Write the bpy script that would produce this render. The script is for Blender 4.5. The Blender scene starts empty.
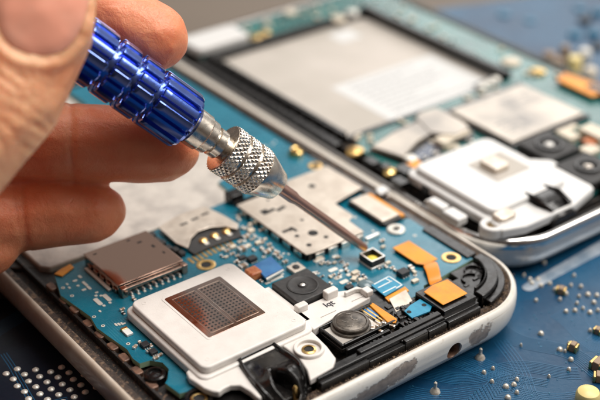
import bpy, bmesh, math, random
import numpy as np
from mathutils import Vector, Matrix, noise
from mathutils.bvhtree import BVHTree
random.seed(7)
S = 0.001                      # everything below is written in millimetres
sc = bpy.context.scene
COL = sc.collection
# ------------------------------------------------------------------ camera frame (solved from the phone's vanishing lines)
F = 1249.0
ux = np.array([1900, 738, -F]); ux /= np.linalg.norm(ux)
vy = np.array([-1108, 738, -F]); vy = vy - ux*(ux@vy); vy /= np.linalg.norm(vy)
wz = np.cross(ux, vy)
RM = np.stack([ux, vy, wz])
CAM = np.array([-70.555, -118.645, 131.394])
def at(x, y, z=8.0):
    r = RM@np.array([x-300, 200-y, -F]); t = (CAM[2]-z)/-r[2]
    p = CAM+t*r; return (float(p[0]), float(p[1]))
def cp(x, y, d):
    return CAM+RM@np.array([(x-300)/F*d, (200-y)/F*d, -d])
def proj(p):
    c = RM.T@(np.array(p)-CAM); return (300+F*c[0]/-c[2], 200-F*c[1]/-c[2])
def rect(pts, z):              # L,T,R,B corners -> u0,u1,v0,v1
    q = [at(x, y, z) for x, y in pts]
    return ((q[0][0]+q[3][0])/2, (q[1][0]+q[2][0])/2, (q[2][1]+q[3][1])/2, (q[0][1]+q[1][1])/2)
def poly(pts, z): return [at(x, y, z) for x, y in pts]

# ------------------------------------------------------------------ materials
def mat(name, col, rough=0.5, metal=0.0, col2=None, nscale=0.0, bump=0.0, bscale=3.0, rvar=0.0, coat=0.0, sss=0.0,
        trans=0.0, spec=None, lo=0.4, hi=0.65, detail=4.0):
    m = bpy.data.materials.new(name); m.use_nodes = True
    nt = m.node_tree; N = nt.nodes; L = nt.links; b = N['Principled BSDF']
    b.inputs['Base Color'].default_value = (*col, 1); b.inputs['Roughness'].default_value = rough
    b.inputs['Metallic'].default_value = metal
    if coat: b.inputs['Coat Weight'].default_value = coat; b.inputs['Coat Roughness'].default_value = 0.12
    if spec is not None: b.inputs['Specular IOR Level'].default_value = spec
    if trans: b.inputs['Transmission Weight'].default_value = trans
    if sss:
        b.inputs['Subsurface Weight'].default_value = sss
        b.inputs['Subsurface Radius'].default_value = (0.9, 0.28, 0.14); b.inputs['Subsurface Scale'].default_value = 0.0035
    tc = N.new('ShaderNodeTexCoord')
    def noise_n(sc_, det=4.0, rg=0.55):
        n = N.new('ShaderNodeTexNoise'); n.inputs['Scale'].default_value = sc_*1000; n.inputs['Detail'].default_value = det
        n.inputs['Roughness'].default_value = rg; L.new(tc.outputs['Object'], n.inputs['Vector']); return n
    if col2 is not None:
        n = noise_n(nscale, detail); mr = N.new('ShaderNodeMapRange'); mr.inputs[1].default_value = lo; mr.inputs[2].default_value = hi
        L.new(n.outputs[0], mr.inputs[0]); mx = N.new('ShaderNodeMix'); mx.data_type = 'RGBA'
        mx.inputs[6].default_value = (*col, 1); mx.inputs[7].default_value = (*col2, 1)
        L.new(mr.outputs[0], mx.inputs[0]); L.new(mx.outputs[2], b.inputs['Base Color']); m['mix'] = mx.name
    if rvar:
        n = noise_n(0.9, 5.0); mr = N.new('ShaderNodeMapRange'); mr.inputs[1].default_value = 0.3; mr.inputs[2].default_value = 0.7
        mr.inputs[3].default_value = max(0.02, rough-rvar); mr.inputs[4].default_value = min(1, rough+rvar)
        L.new(n.outputs[0], mr.inputs[0]); L.new(mr.outputs[0], b.inputs['Roughness'])
    if bump:
        n = noise_n(bscale, 3.0); bp = N.new('ShaderNodeBump'); bp.inputs['Strength'].default_value = 1.0
        bp.inputs['Distance'].default_value = bump*S
        L.new(n.outputs[0], bp.inputs['Height']); L.new(bp.outputs[0], b.inputs['Normal'])
    return m
M = {}
M['white'] = mat('white_plastic', (0.74, 0.70, 0.66), 0.34, col2=(0.69, 0.65, 0.61), nscale=0.35, bump=0.02, bscale=4, rvar=0.08)
M['white2'] = mat('bright_white_plastic', (0.68, 0.67, 0.655), 0.35, rvar=0.06)
M['black'] = mat('black_plastic', (0.006, 0.0055, 0.0055), 0.22, col2=(0.018, 0.014, 0.012), nscale=0.9, bump=0.006, bscale=2, rvar=0.1, lo=.52, hi=.75)
M['blackm'] = mat('matt_black', (0.022, 0.021, 0.021), 0.55, col2=(0.05, 0.045, 0.042), nscale=1.2, bump=0.015, bscale=8, lo=0.5, hi=0.8)
M['dirtyblack'] = mat('dusty_black_plastic', (0.014, 0.012, 0.011), 0.5, col2=(0.16, 0.10, 0.065), nscale=1.1, bump=0.08, bscale=2.5, lo=0.58, hi=0.72)
M['tin'] = mat('tin_shield', (0.70, 0.62, 0.53), 0.38, 0.6, col2=(0.58, 0.50, 0.42), nscale=0.35, bump=0.012, bscale=1.2, rvar=0.1)
M['steel'] = mat('brushed_steel', (0.78, 0.73, 0.66), 0.22, 1.0, col2=(0.62, 0.54, 0.46), nscale=0.5, bump=0.01, bscale=2, rvar=0.08)
M['nickel'] = mat('nickel_chuck', (0.82, 0.75, 0.66), 0.25, 1.0, col2=(0.60, 0.52, 0.43), nscale=1.2, rvar=0.08, lo=0.5, hi=0.8)
M['solder'] = mat('solder', (0.86, 0.83, 0.78), 0.28, 0.7)
M['joint'] = mat('solder_joint', (0.80, 0.75, 0.66), 0.3, 0.45, col2=(.5, .45, .38), nscale=2.0)
M['streak'] = mat('painted_glare', (0.22, 0.29, 0.37), 0.4, 0.4, col2=(0.45, 0.50, 0.56), nscale=.25, bump=.05, bscale=.8)
M['slotmetal'] = mat('polished_slot_steel', (0.50, 0.335, 0.265), 0.12, 1.0, bump=0.004, bscale=.5, rvar=0.04)  # brown base colour stands in for the hand's reflection in the steel
M['gold'] = mat('gold_plating', (0.86, 0.58, 0.24), 0.28, 1.0, col2=(0.70, 0.42, 0.15), nscale=1.5)
M['brass'] = mat('brass_insert', (0.72, 0.50, 0.20), 0.25, 1.0)
M['pad'] = mat('tinned_pad', (0.80, 0.77, 0.70), 0.4, 0.3)
M['silk'] = mat('silkscreen', (0.78, 0.80, 0.78), 0.6)
M['orange'] = mat('orange_polyimide', (0.80, 0.31, 0.012), 0.42, col2=(0.70, 0.24, 0.02), nscale=0.4, bump=0.02, bscale=1.0, rvar=0.08)
M['orangeb'] = mat('orange_polyimide_strap', (0.78, 0.24, 0.008), 0.3)
M['redbrown'] = mat('red_brown_connector', (0.42, 0.10, 0.03), 0.35, col2=(0.6, 0.25, 0.1), nscale=1.0)
M['ceramic'] = mat('ceramic_component', (0.30, 0.21, 0.14), 0.5)
M['ceramic2'] = mat('pale_component', (0.66, 0.58, 0.46), 0.45)
M['chipblack'] = mat('chip_epoxy', (0.018, 0.018, 0.02), 0.45, bump=0.01, bscale=8)
M['yellow'] = mat('yellow_epoxy', (0.80, 0.62, 0.08), 0.35)
M['cream'] = mat('cream_component', (0.85, 0.68, 0.28), 0.4)
M['copper'] = mat('copper_bit', (0.64, 0.40, 0.33), 0.3, 1.0)
M['plate'] = mat('worn_battery_plate', (0.55, 0.51, 0.46), 0.6, 0.15, col2=(0.38, 0.35, 0.32), nscale=0.22, bump=0.14, bscale=0.6, rvar=0.1, detail=8)
M['tin2'] = mat('grey_tin_shield', (0.60, 0.54, 0.47), 0.42, 0.5, col2=(0.38, 0.35, 0.32), nscale=.1)
M['plate2'] = mat('smooth_battery_plate', (0.46, 0.42, 0.37), 0.55, 0.1, col2=(0.56, 0.51, 0.46), nscale=0.05)
M['label'] = mat('paper_label', (0.64, 0.64, 0.63), 0.6)
M['silver2'] = mat('pale_silver_casing', (0.55, 0.54, 0.53), 0.25, 0.4, coat=.4)
M['greychip'] = mat('grey_chip', (.10, .12, .17), .35)
M['ink'] = mat('grey_ink', (0.30, 0.30, 0.31), 0.6)
M['inkblack'] = mat('black_ink', (0.03, 0.03, 0.04), 0.5)
M['glass'] = mat('lens_glass', (0.02, 0.02, 0.03), 0.05, coat=0.5)
M['chrome'] = mat('chrome_band', (0.82, 0.80, 0.78), 0.16, 1.0)
M['brownrim'] = mat('worn_inner_lip', (0.22, 0.12, 0.08), 0.4, 0.2, col2=(0.10, 0.06, 0.045), nscale=0.7, bump=0.03)
M['dome'] = mat('dome_button_metal', (0.15, 0.13, 0.11), 0.36, 0.6, col2=(0.06, 0.052, 0.045), nscale=0.8, bump=0.03, bscale=1.5, rvar=0.1)
M['gasket'] = mat('dusty_gasket', (0.035, 0.022, 0.016), 0.65, col2=(0.22, 0.14, 0.085), nscale=1.3, lo=.48, hi=.7, bump=0.12, bscale=2.5)
M['grit'] = mat('dust_grit', (0.34, 0.24, 0.15), 0.8, col2=(0.14, 0.10, 0.08), nscale=1.5)
M['mirror'] = mat('etched_steel_mesh', (0.62, 0.43, 0.36), 0.13, 1.0, col2=(0.34, 0.30, 0.28), nscale=0.07, rvar=0.08, lo=0.35, hi=0.6)
M['hole'] = mat('dark_hole', (0.01, 0.009, 0.009), 0.7)
M['clear'] = mat('clear_gel', (0.35, 0.50, 0.55), 0.1, trans=0.6)
M['bluechip'] = mat('blue_foil', (0.03, 0.16, 0.42), 0.3, col2=(0.06, 0.24, 0.5), nscale=0.3)
M['skyblue'] = mat('blue_flex_pad', (0.012, 0.22, 0.38), 0.35, col2=(0.02, 0.28, 0.44), nscale=1)
M['navyhandle'] = mat('blue_anodised_aluminium', (0.075, 0.17, 0.66), 0.2, 1.0, rvar=0.04, coat=1.0, bump=0.006, bscale=3)
M['navyhandle'].node_tree.nodes['Principled BSDF'].inputs['Coat IOR'].default_value = 2.0
M['wood'] = mat('brown_tabletop', (0.17, 0.135, 0.105), 0.6, col2=(0.145, 0.115, 0.09), nscale=0.02)
M['greyslot'] = mat('grey_slot_plastic', (0.035, 0.032, 0.028), 0.5)
M['nail'] = mat('nail', (0.95, 0.40, 0.27), 0.28, col2=(0.96, 0.48, 0.34), nscale=0.12, sss=0.0, bump=0.01, bscale=.8)

def pcb_mat(name, base, alt, trace):
    """solder-mask lacquer over copper: colour patches, faint routed traces, fine vias"""
    m = mat(name, base, 0.26, col2=alt, nscale=0.16, rvar=0.07, coat=0.3)
    nt = m.node_tree; N = nt.nodes; L = nt.links; b = N['Principled BSDF']; mx = N[m['mix']]
    tc = N.new('ShaderNodeTexCoord')
    vo = N.new('ShaderNodeTexVoronoi'); vo.inputs['Scale'].default_value = 260; vo.distance = 'MANHATTAN'
    L.new(tc.outputs['Object'], vo.inputs['Vector'])
    sep = N.new('ShaderNodeSeparateXYZ'); L.new(tc.outputs['Object'], sep.inputs[0])
    # per-cell direction: mix of x and y stripes
    selx = N.new('ShaderNodeSeparateColor'); L.new(vo.outputs['Color'], selx.inputs[0])
    gt = N.new('ShaderNodeMath'); gt.operation = 'GREATER_THAN'; gt.inputs[1].default_value = 0.5; L.new(selx.outputs[0], gt.inputs[0])
    mxv = N.new('ShaderNodeMix'); L.new(gt.outputs[0], mxv.inputs[0]); L.new(sep.outputs[0], mxv.inputs[2]); L.new(sep.outputs[1], mxv.inputs[3])
    ml = N.new('ShaderNodeMath'); ml.operation = 'MULTIPLY'; ml.inputs[1].default_value = 1000*2*math.pi/0.45; L.new(mxv.outputs[0], ml.inputs[0])
    sn = N.new('ShaderNodeMath'); sn.operation = 'SINE'; L.new(ml.outputs[0], sn.inputs[0])
    g2 = N.new('ShaderNodeMapRange'); g2.inputs[1].default_value = 0.45; g2.inputs[2].default_value = 0.8; L.new(sn.outputs[0], g2.inputs[0])
    g3 = N.new('ShaderNodeMath'); g3.operation = 'GREATER_THAN'; g3.inputs[1].default_value = 0.35; L.new(selx.outputs[1], g3.inputs[0])
    m2 = N.new('ShaderNodeMath'); m2.operation = 'MULTIPLY'; L.new(g2.outputs[0], m2.inputs[0]); L.new(g3.outputs[0], m2.inputs[1])
    m3 = N.new('ShaderNodeMath'); m3.operation = 'MULTIPLY'; m3.inputs[1].default_value = 0.22; L.new(m2.outputs[0], m3.inputs[0])
    mt = N.new('ShaderNodeMix'); mt.data_type = 'RGBA'; L.new(m3.outputs[0], mt.inputs[0])
    L.new(mx.outputs[2], mt.inputs[6]); mt.inputs[7].default_value = (*trace, 1); L.new(mt.outputs[2], b.inputs['Base Color'])
    bp = N.new('ShaderNodeBump'); bp.inputs['Distance'].default_value = 0.012*S; L.new(m2.outputs[0], bp.inputs['Height']); L.new(bp.outputs[0], b.inputs['Normal'])
    return m
M['pcb'] = pcb_mat('blue_circuit_board', (0.003, 0.125, 0.192), (0.004, 0.16, 0.24), (0.012, 0.215, 0.31))
M['pcbg'] = pcb_mat('green_circuit_board', (0.010, 0.095, 0.092), (0.022, 0.16, 0.15), (0.06, 0.26, 0.24))
M['mb'] = mat('dark_blue_motherboard', (0.002, 0.036, 0.092), 0.36, col2=(0.005, 0.075, 0.16), nscale=0.035, rvar=0.08, bump=0.03, bscale=1.2, spec=.35)
M['mbtrace'] = mat('motherboard_trace', (0.010, 0.10, 0.215), 0.36, spec=.5)
M['mbtrace2'] = mat('motherboard_pale_trace', (0.02, 0.14, 0.24), 0.4)
M['mbdark'] = mat('painted_board_shade', (0.003, 0.009, 0.022), 0.35, bump=.03, bscale=1.2)
M['pcbedge'] = mat('board_edge_laminate', (0.30, 0.45, 0.30), 0.6)

def rim_mat():
    m = mat('worn_white_casing', (0.80, 0.77, 0.71), 0.28, coat=0.3)
    nt = m.node_tree; N = nt.nodes; L = nt.links; b = N['Principled BSDF']
    tc = N.new('ShaderNodeTexCoord'); sep = N.new('ShaderNodeSeparateXYZ'); L.new(tc.outputs['Object'], sep.inputs[0])
    n = N.new('ShaderNodeTexNoise'); n.inputs['Scale'].default_value = 420; n.inputs['Detail'].default_value = 6; n.inputs['Roughness'].default_value = 0.65
    L.new(tc.outputs['Object'], n.inputs['Vector'])
    def math_(op, a, bb=None):
        k = N.new('ShaderNodeMath'); k.operation = op
        for i, s in enumerate((a, bb)):
            if s is None: continue
            if isinstance(s, (int, float)): k.inputs[i].default_value = s
            else: L.new(s, k.inputs[i])
        return k.outputs[0]
    tot = None
    for (u, v, z, ru, rz, w) in [(31, -2, 4.3, 9.5, 1.7, 0.35), (37, -2, 5.4, 6, 1.5, 0.35), (26, -2, 3.6, 6, 1.4, .35), (56.2, -2, 5.0, 2.6, 2.0, .3), (12, -2, 4, 3, 1.2, .3)]:
        dx = math_('DIVIDE', math_('SUBTRACT', sep.outputs[0], (u-35)*S), ru*S)
        dy = math_('DIVIDE', math_('SUBTRACT', sep.outputs[1], (v-66)*S), 3*S)
        zz = math_('ADD', sep.outputs[2], math_('MULTIPLY', math_('SUBTRACT', sep.outputs[0], (u-35)*S), -0.12))
        dz = math_('DIVIDE', math_('SUBTRACT', zz, z*S), rz*S)
        d2 = math_('ADD', math_('ADD', math_('MULTIPLY', dx, dx), math_('MULTIPLY', dy, dy)), math_('MULTIPLY', dz, dz))
        e = math_('ADD', math_('SUBTRACT', 1.0, d2), math_('MULTIPLY', math_('SUBTRACT', n.outputs[0], 0.5), 4.6))
        k = N.new('ShaderNodeMapRange'); k.inputs[1].default_value = 0.0; k.inputs[2].default_value = 0.35; L.new(e, k.inputs[0])
        tot = k.outputs[0] if tot is None else math_('MAXIMUM', tot, k.outputs[0])
    # general grime
    n2 = N.new('ShaderNodeTexNoise'); n2.inputs['Scale'].default_value = 900; n2.inputs['Detail'].default_value = 8; L.new(tc.outputs['Object'], n2.inputs['Vector'])
    k2 = N.new('ShaderNodeMapRange'); k2.inputs[1].default_value = 0.60; k2.inputs[2].default_value = 0.75; L.new(n2.outputs[0], k2.inputs[0])
    g = math_('MULTIPLY', k2.outputs[0], 0.35)
    # grime line on the inner lip (top face)
    k3 = N.new('ShaderNodeMapRange'); k3.inputs[1].default_value = 7.75*S; k3.inputs[2].default_value = 8.0*S; L.new(sep.outputs[2], k3.inputs[0])
    g = math_('MAXIMUM', g, math_('MULTIPLY', k3.outputs[0], math_('MULTIPLY', n.outputs[0], 0.9)))
    mps = N.new('ShaderNodeMapping'); mps.inputs['Scale'].default_value = (110, 110, 2600); mps.inputs['Rotation'].default_value = (0, .12, 0); L.new(tc.outputs['Object'], mps.inputs[0])
    ns = N.new('ShaderNodeTexNoise'); ns.inputs['Scale'].default_value = 1; ns.inputs['Detail'].default_value = 3; L.new(mps.outputs[0], ns.inputs['Vector'])
    ks = N.new('ShaderNodeMapRange'); ks.inputs[1].default_value = .66; ks.inputs[2].default_value = .72; L.new(ns.outputs[0], ks.inputs[0])
    g = math_('MAXIMUM', g, math_('MULTIPLY', ks.outputs[0], .4))
    k4 = N.new('ShaderNodeMapRange'); k4.inputs[1].default_value = (1.6-35)*S; k4.inputs[2].default_value = (-1.2-35)*S; L.new(sep.outputs[0], k4.inputs[0])  # left side browned: the shade on that wall is painted into the colour
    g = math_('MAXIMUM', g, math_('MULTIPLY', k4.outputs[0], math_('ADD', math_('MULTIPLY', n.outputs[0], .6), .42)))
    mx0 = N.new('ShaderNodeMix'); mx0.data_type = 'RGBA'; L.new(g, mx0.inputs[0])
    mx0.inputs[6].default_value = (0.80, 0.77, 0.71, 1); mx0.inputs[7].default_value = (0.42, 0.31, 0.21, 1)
    mx = N.new('ShaderNodeMix'); mx.data_type = 'RGBA'; L.new(tot, mx.inputs[0]); L.new(mx0.outputs[2], mx.inputs[6])
    cr = N.new('ShaderNodeMix'); cr.data_type = 'RGBA'; L.new(n2.outputs[0], cr.inputs[0])
    cr.inputs[6].default_value = (0.12, 0.10, 0.09, 1); cr.inputs[7].default_value = (0.50, 0.42, 0.36, 1); L.new(cr.outputs[2], mx.inputs[7])
    L.new(mx.outputs[2], b.inputs['Base Color'])
    r = N.new('ShaderNodeMapRange'); r.inputs[3].default_value = 0.28; r.inputs[4].default_value = 0.6; L.new(tot, r.inputs[0]); L.new(r.outputs[0], b.inputs['Roughness'])
    bp = N.new('ShaderNodeBump'); bp.inputs['Distance'].default_value = -0.06*S; L.new(tot, bp.inputs['Height']); L.new(bp.outputs[0], b.inputs['Normal'])
    return m
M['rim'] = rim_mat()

def skin_mat():
    m = mat('skin', (0.92, 0.47, 0.26), 0.42, col2=(0.88, 0.35, 0.17), nscale=0.12, sss=0.55)
    nt = m.node_tree; N = nt.nodes; L = nt.links; b = N['Principled BSDF']
    tc = N.new('ShaderNodeTexCoord')
    mp = N.new('ShaderNodeMapping'); L.new(tc.outputs['Object'], mp.inputs[0])
    def nz(s, d, vec, r=0.55, dist=0.0):
        n = N.new('ShaderNodeTexNoise'); n.inputs['Scale'].default_value = s; n.inputs['Detail'].default_value = d
        n.inputs['Roughness'].default_value = r; n.inputs['Distortion'].default_value = dist; L.new(vec, n.inputs['Vector']); return n.outputs[0]
    b1 = N.new('ShaderNodeBump'); b1.inputs['Distance'].default_value = 0.10*S; L.new(nz(1700, 4, tc.outputs['Object'], 0.6, 1.2), b1.inputs['Height'])
    b2 = N.new('ShaderNodeBump'); b2.inputs['Distance'].default_value = 0.32*S; L.new(nz(330, 5, tc.outputs['Object'], 0.5, 0.6), b2.inputs['Height']); L.new(b1.outputs[0], b2.inputs['Normal'])
    L.new(b2.outputs[0], b.inputs['Normal'])
    at_ = N.new('ShaderNodeAttribute'); at_.attribute_name = 'finger_shade_redness'
    mm = N.new('ShaderNodeMix'); mm.data_type = 'RGBA'; mm.blend_type = 'MULTIPLY'; L.new(at_.outputs['Fac'], mm.inputs[0])
    L.new(N[m['mix']].outputs[2], mm.inputs[6]); mm.inputs[7].default_value = (.86, .64, .58, 1); L.new(mm.outputs[2], b.inputs['Base Color'])
    return m
M['skin'] = skin_mat()

# ------------------------------------------------------------------ mesh builder
WLOC = {}
def tag(o, label=None, cat=None, group=None, kind=None):
    if label: o['label'] = label
    if cat: o['category'] = cat
    if group: o['group'] = group
    if kind: o['kind'] = kind
    return o
def empty(name, loc, label, cat):
    o = bpy.data.objects.new(name, None); COL.objects.link(o); o.location = Vector(loc)*S
    o.empty_display_size = 0.01; WLOC[o.name] = Vector(loc); return tag(o, label, cat)
class MB:
    def __init__(self): self.bm = bmesh.new(); self.mi = 0
    def faces(self, vs, fs):
        v = [self.bm.verts.new(p) for p in vs]
        for f in fs:
            try: fc = self.bm.faces.new([v[i] for i in f]); fc.material_index = self.mi
            except ValueError: pass
        return self
    def box(self, u0, u1, v0, v1, z0, z1):
        return self.prism([(u0, v0), (u1, v0), (u1, v1), (u0, v1)], z0, z1)
    def prism(self, pts, z0, z1, top=None):
        a = sum(pts[i][0]*pts[(i+1) % len(pts)][1]-pts[(i+1) % len(pts)][0]*pts[i][1] for i in range(len(pts)))
        if a < 0: pts = pts[::-1]
        n = len(pts); vs = [(p[0], p[1], z0) for p in pts]+[(p[0], p[1], z1) for p in pts]
        return self.faces(vs, [list(range(n))[::-1], list(range(n, 2*n))]+[[i, (i+1) % n, n+(i+1) % n, n+i] for i in range(n)])
    def rbox(self, u0, u1, v0, v1, z0, z1, r, seg=5): return self.prism(rrect(u0, u1, v0, v1, r, seg), z0, z1)
    def cyl(self, u, v, r, z0, z1, seg=28, ry=None):
        ry = ry or r
        return self.prism([(u+r*math.cos(2*math.pi*i/seg), v+ry*math.sin(2*math.pi*i/seg)) for i in range(seg)], z0, z1)
    def lathe(self, prof, u, v, seg=32, org=None, ax=None, rfun=None, close=True):
        """prof: (r, h) list, revolved about ax through org"""
        if org is None: org = Vector((u, v, 0)); ax = Vector((0, 0, 1))
        ax = Vector(ax).normalized(); t = ax.orthogonal().normalized(); b = ax.cross(t)
        vs = []
        for (r, h) in prof:
            for i in range(seg):
                a = 2*math.pi*i/seg; rr = rfun(r, h, a) if rfun else r
                vs.append(Vector(org)+ax*h+t*(rr*math.cos(a))+b*(rr*math.sin(a)))
        fs = []
        for k in range(len(prof)-1):
            for i in range(seg):
                j = (i+1) % seg; fs.append([k*seg+i, k*seg+j, (k+1)*seg+j, (k+1)*seg+i])
        if close: fs.append(list(range(seg))[::-1]); fs.append([(len(prof)-1)*seg+i for i in range(seg)])
        return self.faces(vs, fs)
    def ring(self, u, v, r0, r1, z0, z1, seg=32):
        return self.lathe([(r0, z0), (r1, z0), (r1, z1), (r0, z1), (r0, z0)], u, v, seg, close=False)
    def loft(self, loops, cap0=True, cap1=True):
        n = len(loops[0]); vs = [p for l in loops for p in l]; fs = []
        for k in range(len(loops)-1):
            for i in range(n):
                j = (i+1) % n; fs.append([k*n+i, k*n+j, (k+1)*n+j, (k+1)*n+i])
        if cap0: fs.append(list(range(n))[::-1])
        if cap1: fs.append([(len(loops)-1)*n+i for i in range(n)])
        return self.faces(vs, fs)
    def tube(self, pts, r, seg=8):
        pts = [Vector(p) for p in pts]; loops = []
        for i, p in enumerate(pts):
            d = (pts[min(i+1, len(pts)-1)]-pts[max(i-1, 0)]).normalized(); t = d.cross(Vector((0, 0, 1)))
            t = t.normalized() if t.length > 1e-4 else d.orthogonal().normalized(); b = t.cross(d)
            loops.append([p+t*r*math.cos(2*math.pi*k/seg)+b*r*math.sin(2*math.pi*k/seg) for k in range(seg)])
        return self.loft(loops)
    def m(self, i): self.mi = i; return self
    def xf(self, mtx): bmesh.ops.transform(self.bm, matrix=mtx, verts=self.bm.verts); return self
    def build(self, name, mats, parent=None, bevel=0.0, ang=35, seg=2, label=None, smooth=True):
        bmesh.ops.recalc_face_normals(self.bm, faces=self.bm.faces)
        off = WLOC[parent.name] if parent else Vector((0, 0, 0))
        for v in self.bm.verts: v.co = (v.co-off)*S
        me = bpy.data.meshes.new(name); self.bm.to_mesh(me); self.bm.free()
        if not isinstance(mats, (list, tuple)): mats = [mats]
        for k in mats: me.materials.append(k if not isinstance(k, str) else M[k])
        if smooth:
            for p in me.polygons: p.use_smooth = True
            me.set_sharp_from_angle(angle=math.radians(ang))
        o = bpy.data.objects.new(name, me); COL.objects.link(o); WLOC[o.name] = off.copy()
        if parent: o.parent = parent
        if bevel:
            b = o.modifiers.new('bevel', 'BEVEL'); b.width = bevel*S; b.segments = seg; b.limit_method = 'ANGLE'; b.angle_limit = math.radians(ang)
        if label: o['label'] = label
        return o
def rrect(u0, u1, v0, v1, r, seg=6):
    o = []
    for (cx, cy, a0) in ((u1-r, v0+r, -90), (u1-r, v1-r, 0), (u0+r, v1-r, 90), (u0+r, v0+r, 180)):
        for i in range(seg+1):
            a = math.radians(a0+90*i/seg); o.append((cx+r*math.cos(a), cy+r*math.sin(a)))
    return o
def inset_rr(u0, u1, v0, v1, r, d, z, seg=14):
    return [(p[0], p[1], z) for p in rrect(u0+d, u1-d, v0+d, v1-d, max(r-d, 0.3), seg)]

# ------------------------------------------------------------------ setting
tag(MB().prism([(-900, -700), (1300, -700), (1300, 1500), (-900, 1500)], -22, -2.2).build('tabletop', 'wood', smooth=False), kind='structure')

mb = empty('motherboard', (20, 40, 0), 'large dark blue circuit board dotted with solder points, lying under both phones', 'circuit board')
e0 = at(190, 45, 0); e1 = at(470, 4, 0)
dx, dy = e1[0]-e0[0], e1[1]-e0[1]; L_ = math.hypot(dx, dy); dx /= L_; dy /= L_
MBP = [(e0[0]-230*dx, e0[1]-230*dy), (e0[0]+260*dx, e0[1]+260*dy), (330, -160), (-190, -150)]
board = MB().prism(MBP, -2.0, -0.03).build('circuit_board', 'mb', mb, smooth=False)
# routed copper traces: bundles of parallel lines with gentle bends
def bundle(mbx, x, y, ang, n, pitch, w, z, steps, bend, seglen):
    p = Vector((x, y)); pts = []; a = ang
    for s in range(steps):
        pts.append((p.copy(), a)); a += bend(s); p = p+Vector((math.cos(a), math.sin(a)))*seglen
    for k in range(n):
        o = (k-(n-1)/2)*pitch; prev = None
        for (q, an) in pts:
            nn = Vector((-math.sin(an), math.cos(an))); c = q+nn*o; a_ = c-nn*w/2; b_ = c+nn*w/2
            if prev: mbx.faces([(*prev[0], z), (*a_, z), (*b_, z), (*prev[1], z)], [[0, 1, 2, 3]])
            prev = (a_, b_)
rnd = random.Random(3)
tr = MB()
for i in range(90):
    x = rnd.uniform(28, 150); y = rnd.uniform(-75, 40)
    a = rnd.choice([0, 45, 90, 135, 60, 150])*math.pi/180+rnd.uniform(-.25, .25); bb = rnd.uniform(-.09, .09); ph = rnd.uniform(0, 6)
    tr.m(1 if rnd.random() < .08 else 0)
    bundle(tr, x, y, a, rnd.randint(3, 11), rnd.choice([.42, .5, .6]), .14, 0.004*(1+i % 9)+.002, rnd.randint(10, 26), lambda s, bb=bb, ph=ph: bb*math.sin(s*.45+ph)*2.2, 1.4)
for i in range(26):
    x = rnd.uniform(-60, 5); y = rnd.uniform(0, 90)
    bundle(tr.m(0), x, y, rnd.uniform(0, 3.1), rnd.randint(3, 9), .5, .14, 0.004*(1+i % 9)+.002, 16, lambda s: rnd.uniform(-.05, .05), 1.6)
tag(tr.build('copper_traces', ['mbtrace', 'mbtrace2'], mb, smooth=False), kind='stuff')
# tiny via dots in the lacquer
vd = MB()
for i in range(420):
    x = rnd.uniform(30, 130); y = rnd.uniform(-60, 30); r = rnd.uniform(.09, .17); vd.cyl(x, y, r, 0, .07, 6)
tag(vd.build('vias', 'mbtrace2', mb), kind='stuff')
# solder joints : (pixel x, y, radius)
sj = [(503,281,.55),(507,277,.45),(513,281,.5),(500,288,.55),(524,275,.5),(530,279,.55),(538,279,.5),(532,283,.5),(541,285,.5),(550,283,.55),(555,289,.5),
      (560,299,.5),(571,285,.5),(579,296,.5),(583,308,.45),(590,312,.5),(594,302,.5),(597,295,.5),(588,294,.55),(598,310,.5),(577,303,.45),(566,311,.5),(575,310,.5),
      (541,333,.55),(560,349,.55),(565,351,.4),(571,359,.55),(569,343,.4),(569,369,.45),(549,376,.4),(484,372,.5),(492,381,.55),(506,386,.55),(514,384,.5),(517,379,.45),
      (517,392,.5),(508,397,.55),(493,368,.4),(544,262,.5),(566,293,.5),(581,286,.5),(574,275,.45),(590,330,.4),(536,300,.45),(521,345,.35)]
rj = random.Random(4)
for (x, y, r) in sj:
    p = at(x, y, .3); r *= rj.uniform(.62, .95)
    MB().lathe([(r*1.1, -.02), (r*1.1, .1), (r*1.0, .32), (r*.72, .55), (r*.35, .66), (r*.05, .68)], *p, 12).build('solder_joint', 'joint', mb)
# pins with solder cones beside the phone
for (x, y, h) in ((435, 392, 1.9), (480, 358, 1.9)):
    p = at(x, y, 0); MB().lathe([(.9, -.02), (.75, .4), (.4, .75), (.28, 1.0), (.28, h), (.15, h+.15)], *p, 14).build('solder_pin', 'joint', mb)
# grid of solder pads lower left
for i in range(9):
    for j in range(7):
        a = at(15, 384, 0); u = a[0]+i*2.05+(j % 2)*.3; v = a[1]-9+j*2.05
        x, y = proj((u, v, 0))
        if x > 118 or y < 366 or y > 408: continue
        MB().lathe([(.62, -.02), (.58, .15), (.35, .34), (.06, .4)], u, v, 12).build('solder_pad', 'pad', mb)
# little brown and gold components on the right
def turned(mbx, u, v, ang):
    return mbx.xf(Matrix.Translation((u, v, 0))@Matrix.Rotation(ang, 4, 'Z'))
for (x, y, a, w, l, h) in ((561, 291, .5, 1.3, 1.9, 1.4), (573, 348, .3, 1.3, 1.8, 1.6), (598, 366, .2, 2.2, 2.4, 1.8), (598, 331, .2, 1.2, 1.6, 1.2), (599, 378, .7, 1.6, 2, 1.5)):
    p = at(x, y, .5); q = turned(MB().box(-w/2, w/2, -l/4, l/4, -.01, h).m(1).box(-w/2-.05, w/2+.05, -l/2, -l/4, -.01, h*.85).box(-w/2-.05, w/2+.05, l/4, l/2, -.01, h*.85), *p, a)
    q.build('chip_capacitor', ['ceramic', 'brass'], mb, bevel=.12)
p = at(587, 402, 0); MB().lathe([(1.9, -.01), (2.0, .3), (2.0, 1.6), (1.75, 2.2), (1.1, 2.6), (.3, 2.75)], *p, 28).build('round_capacitor', 'cream', mb)
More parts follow.
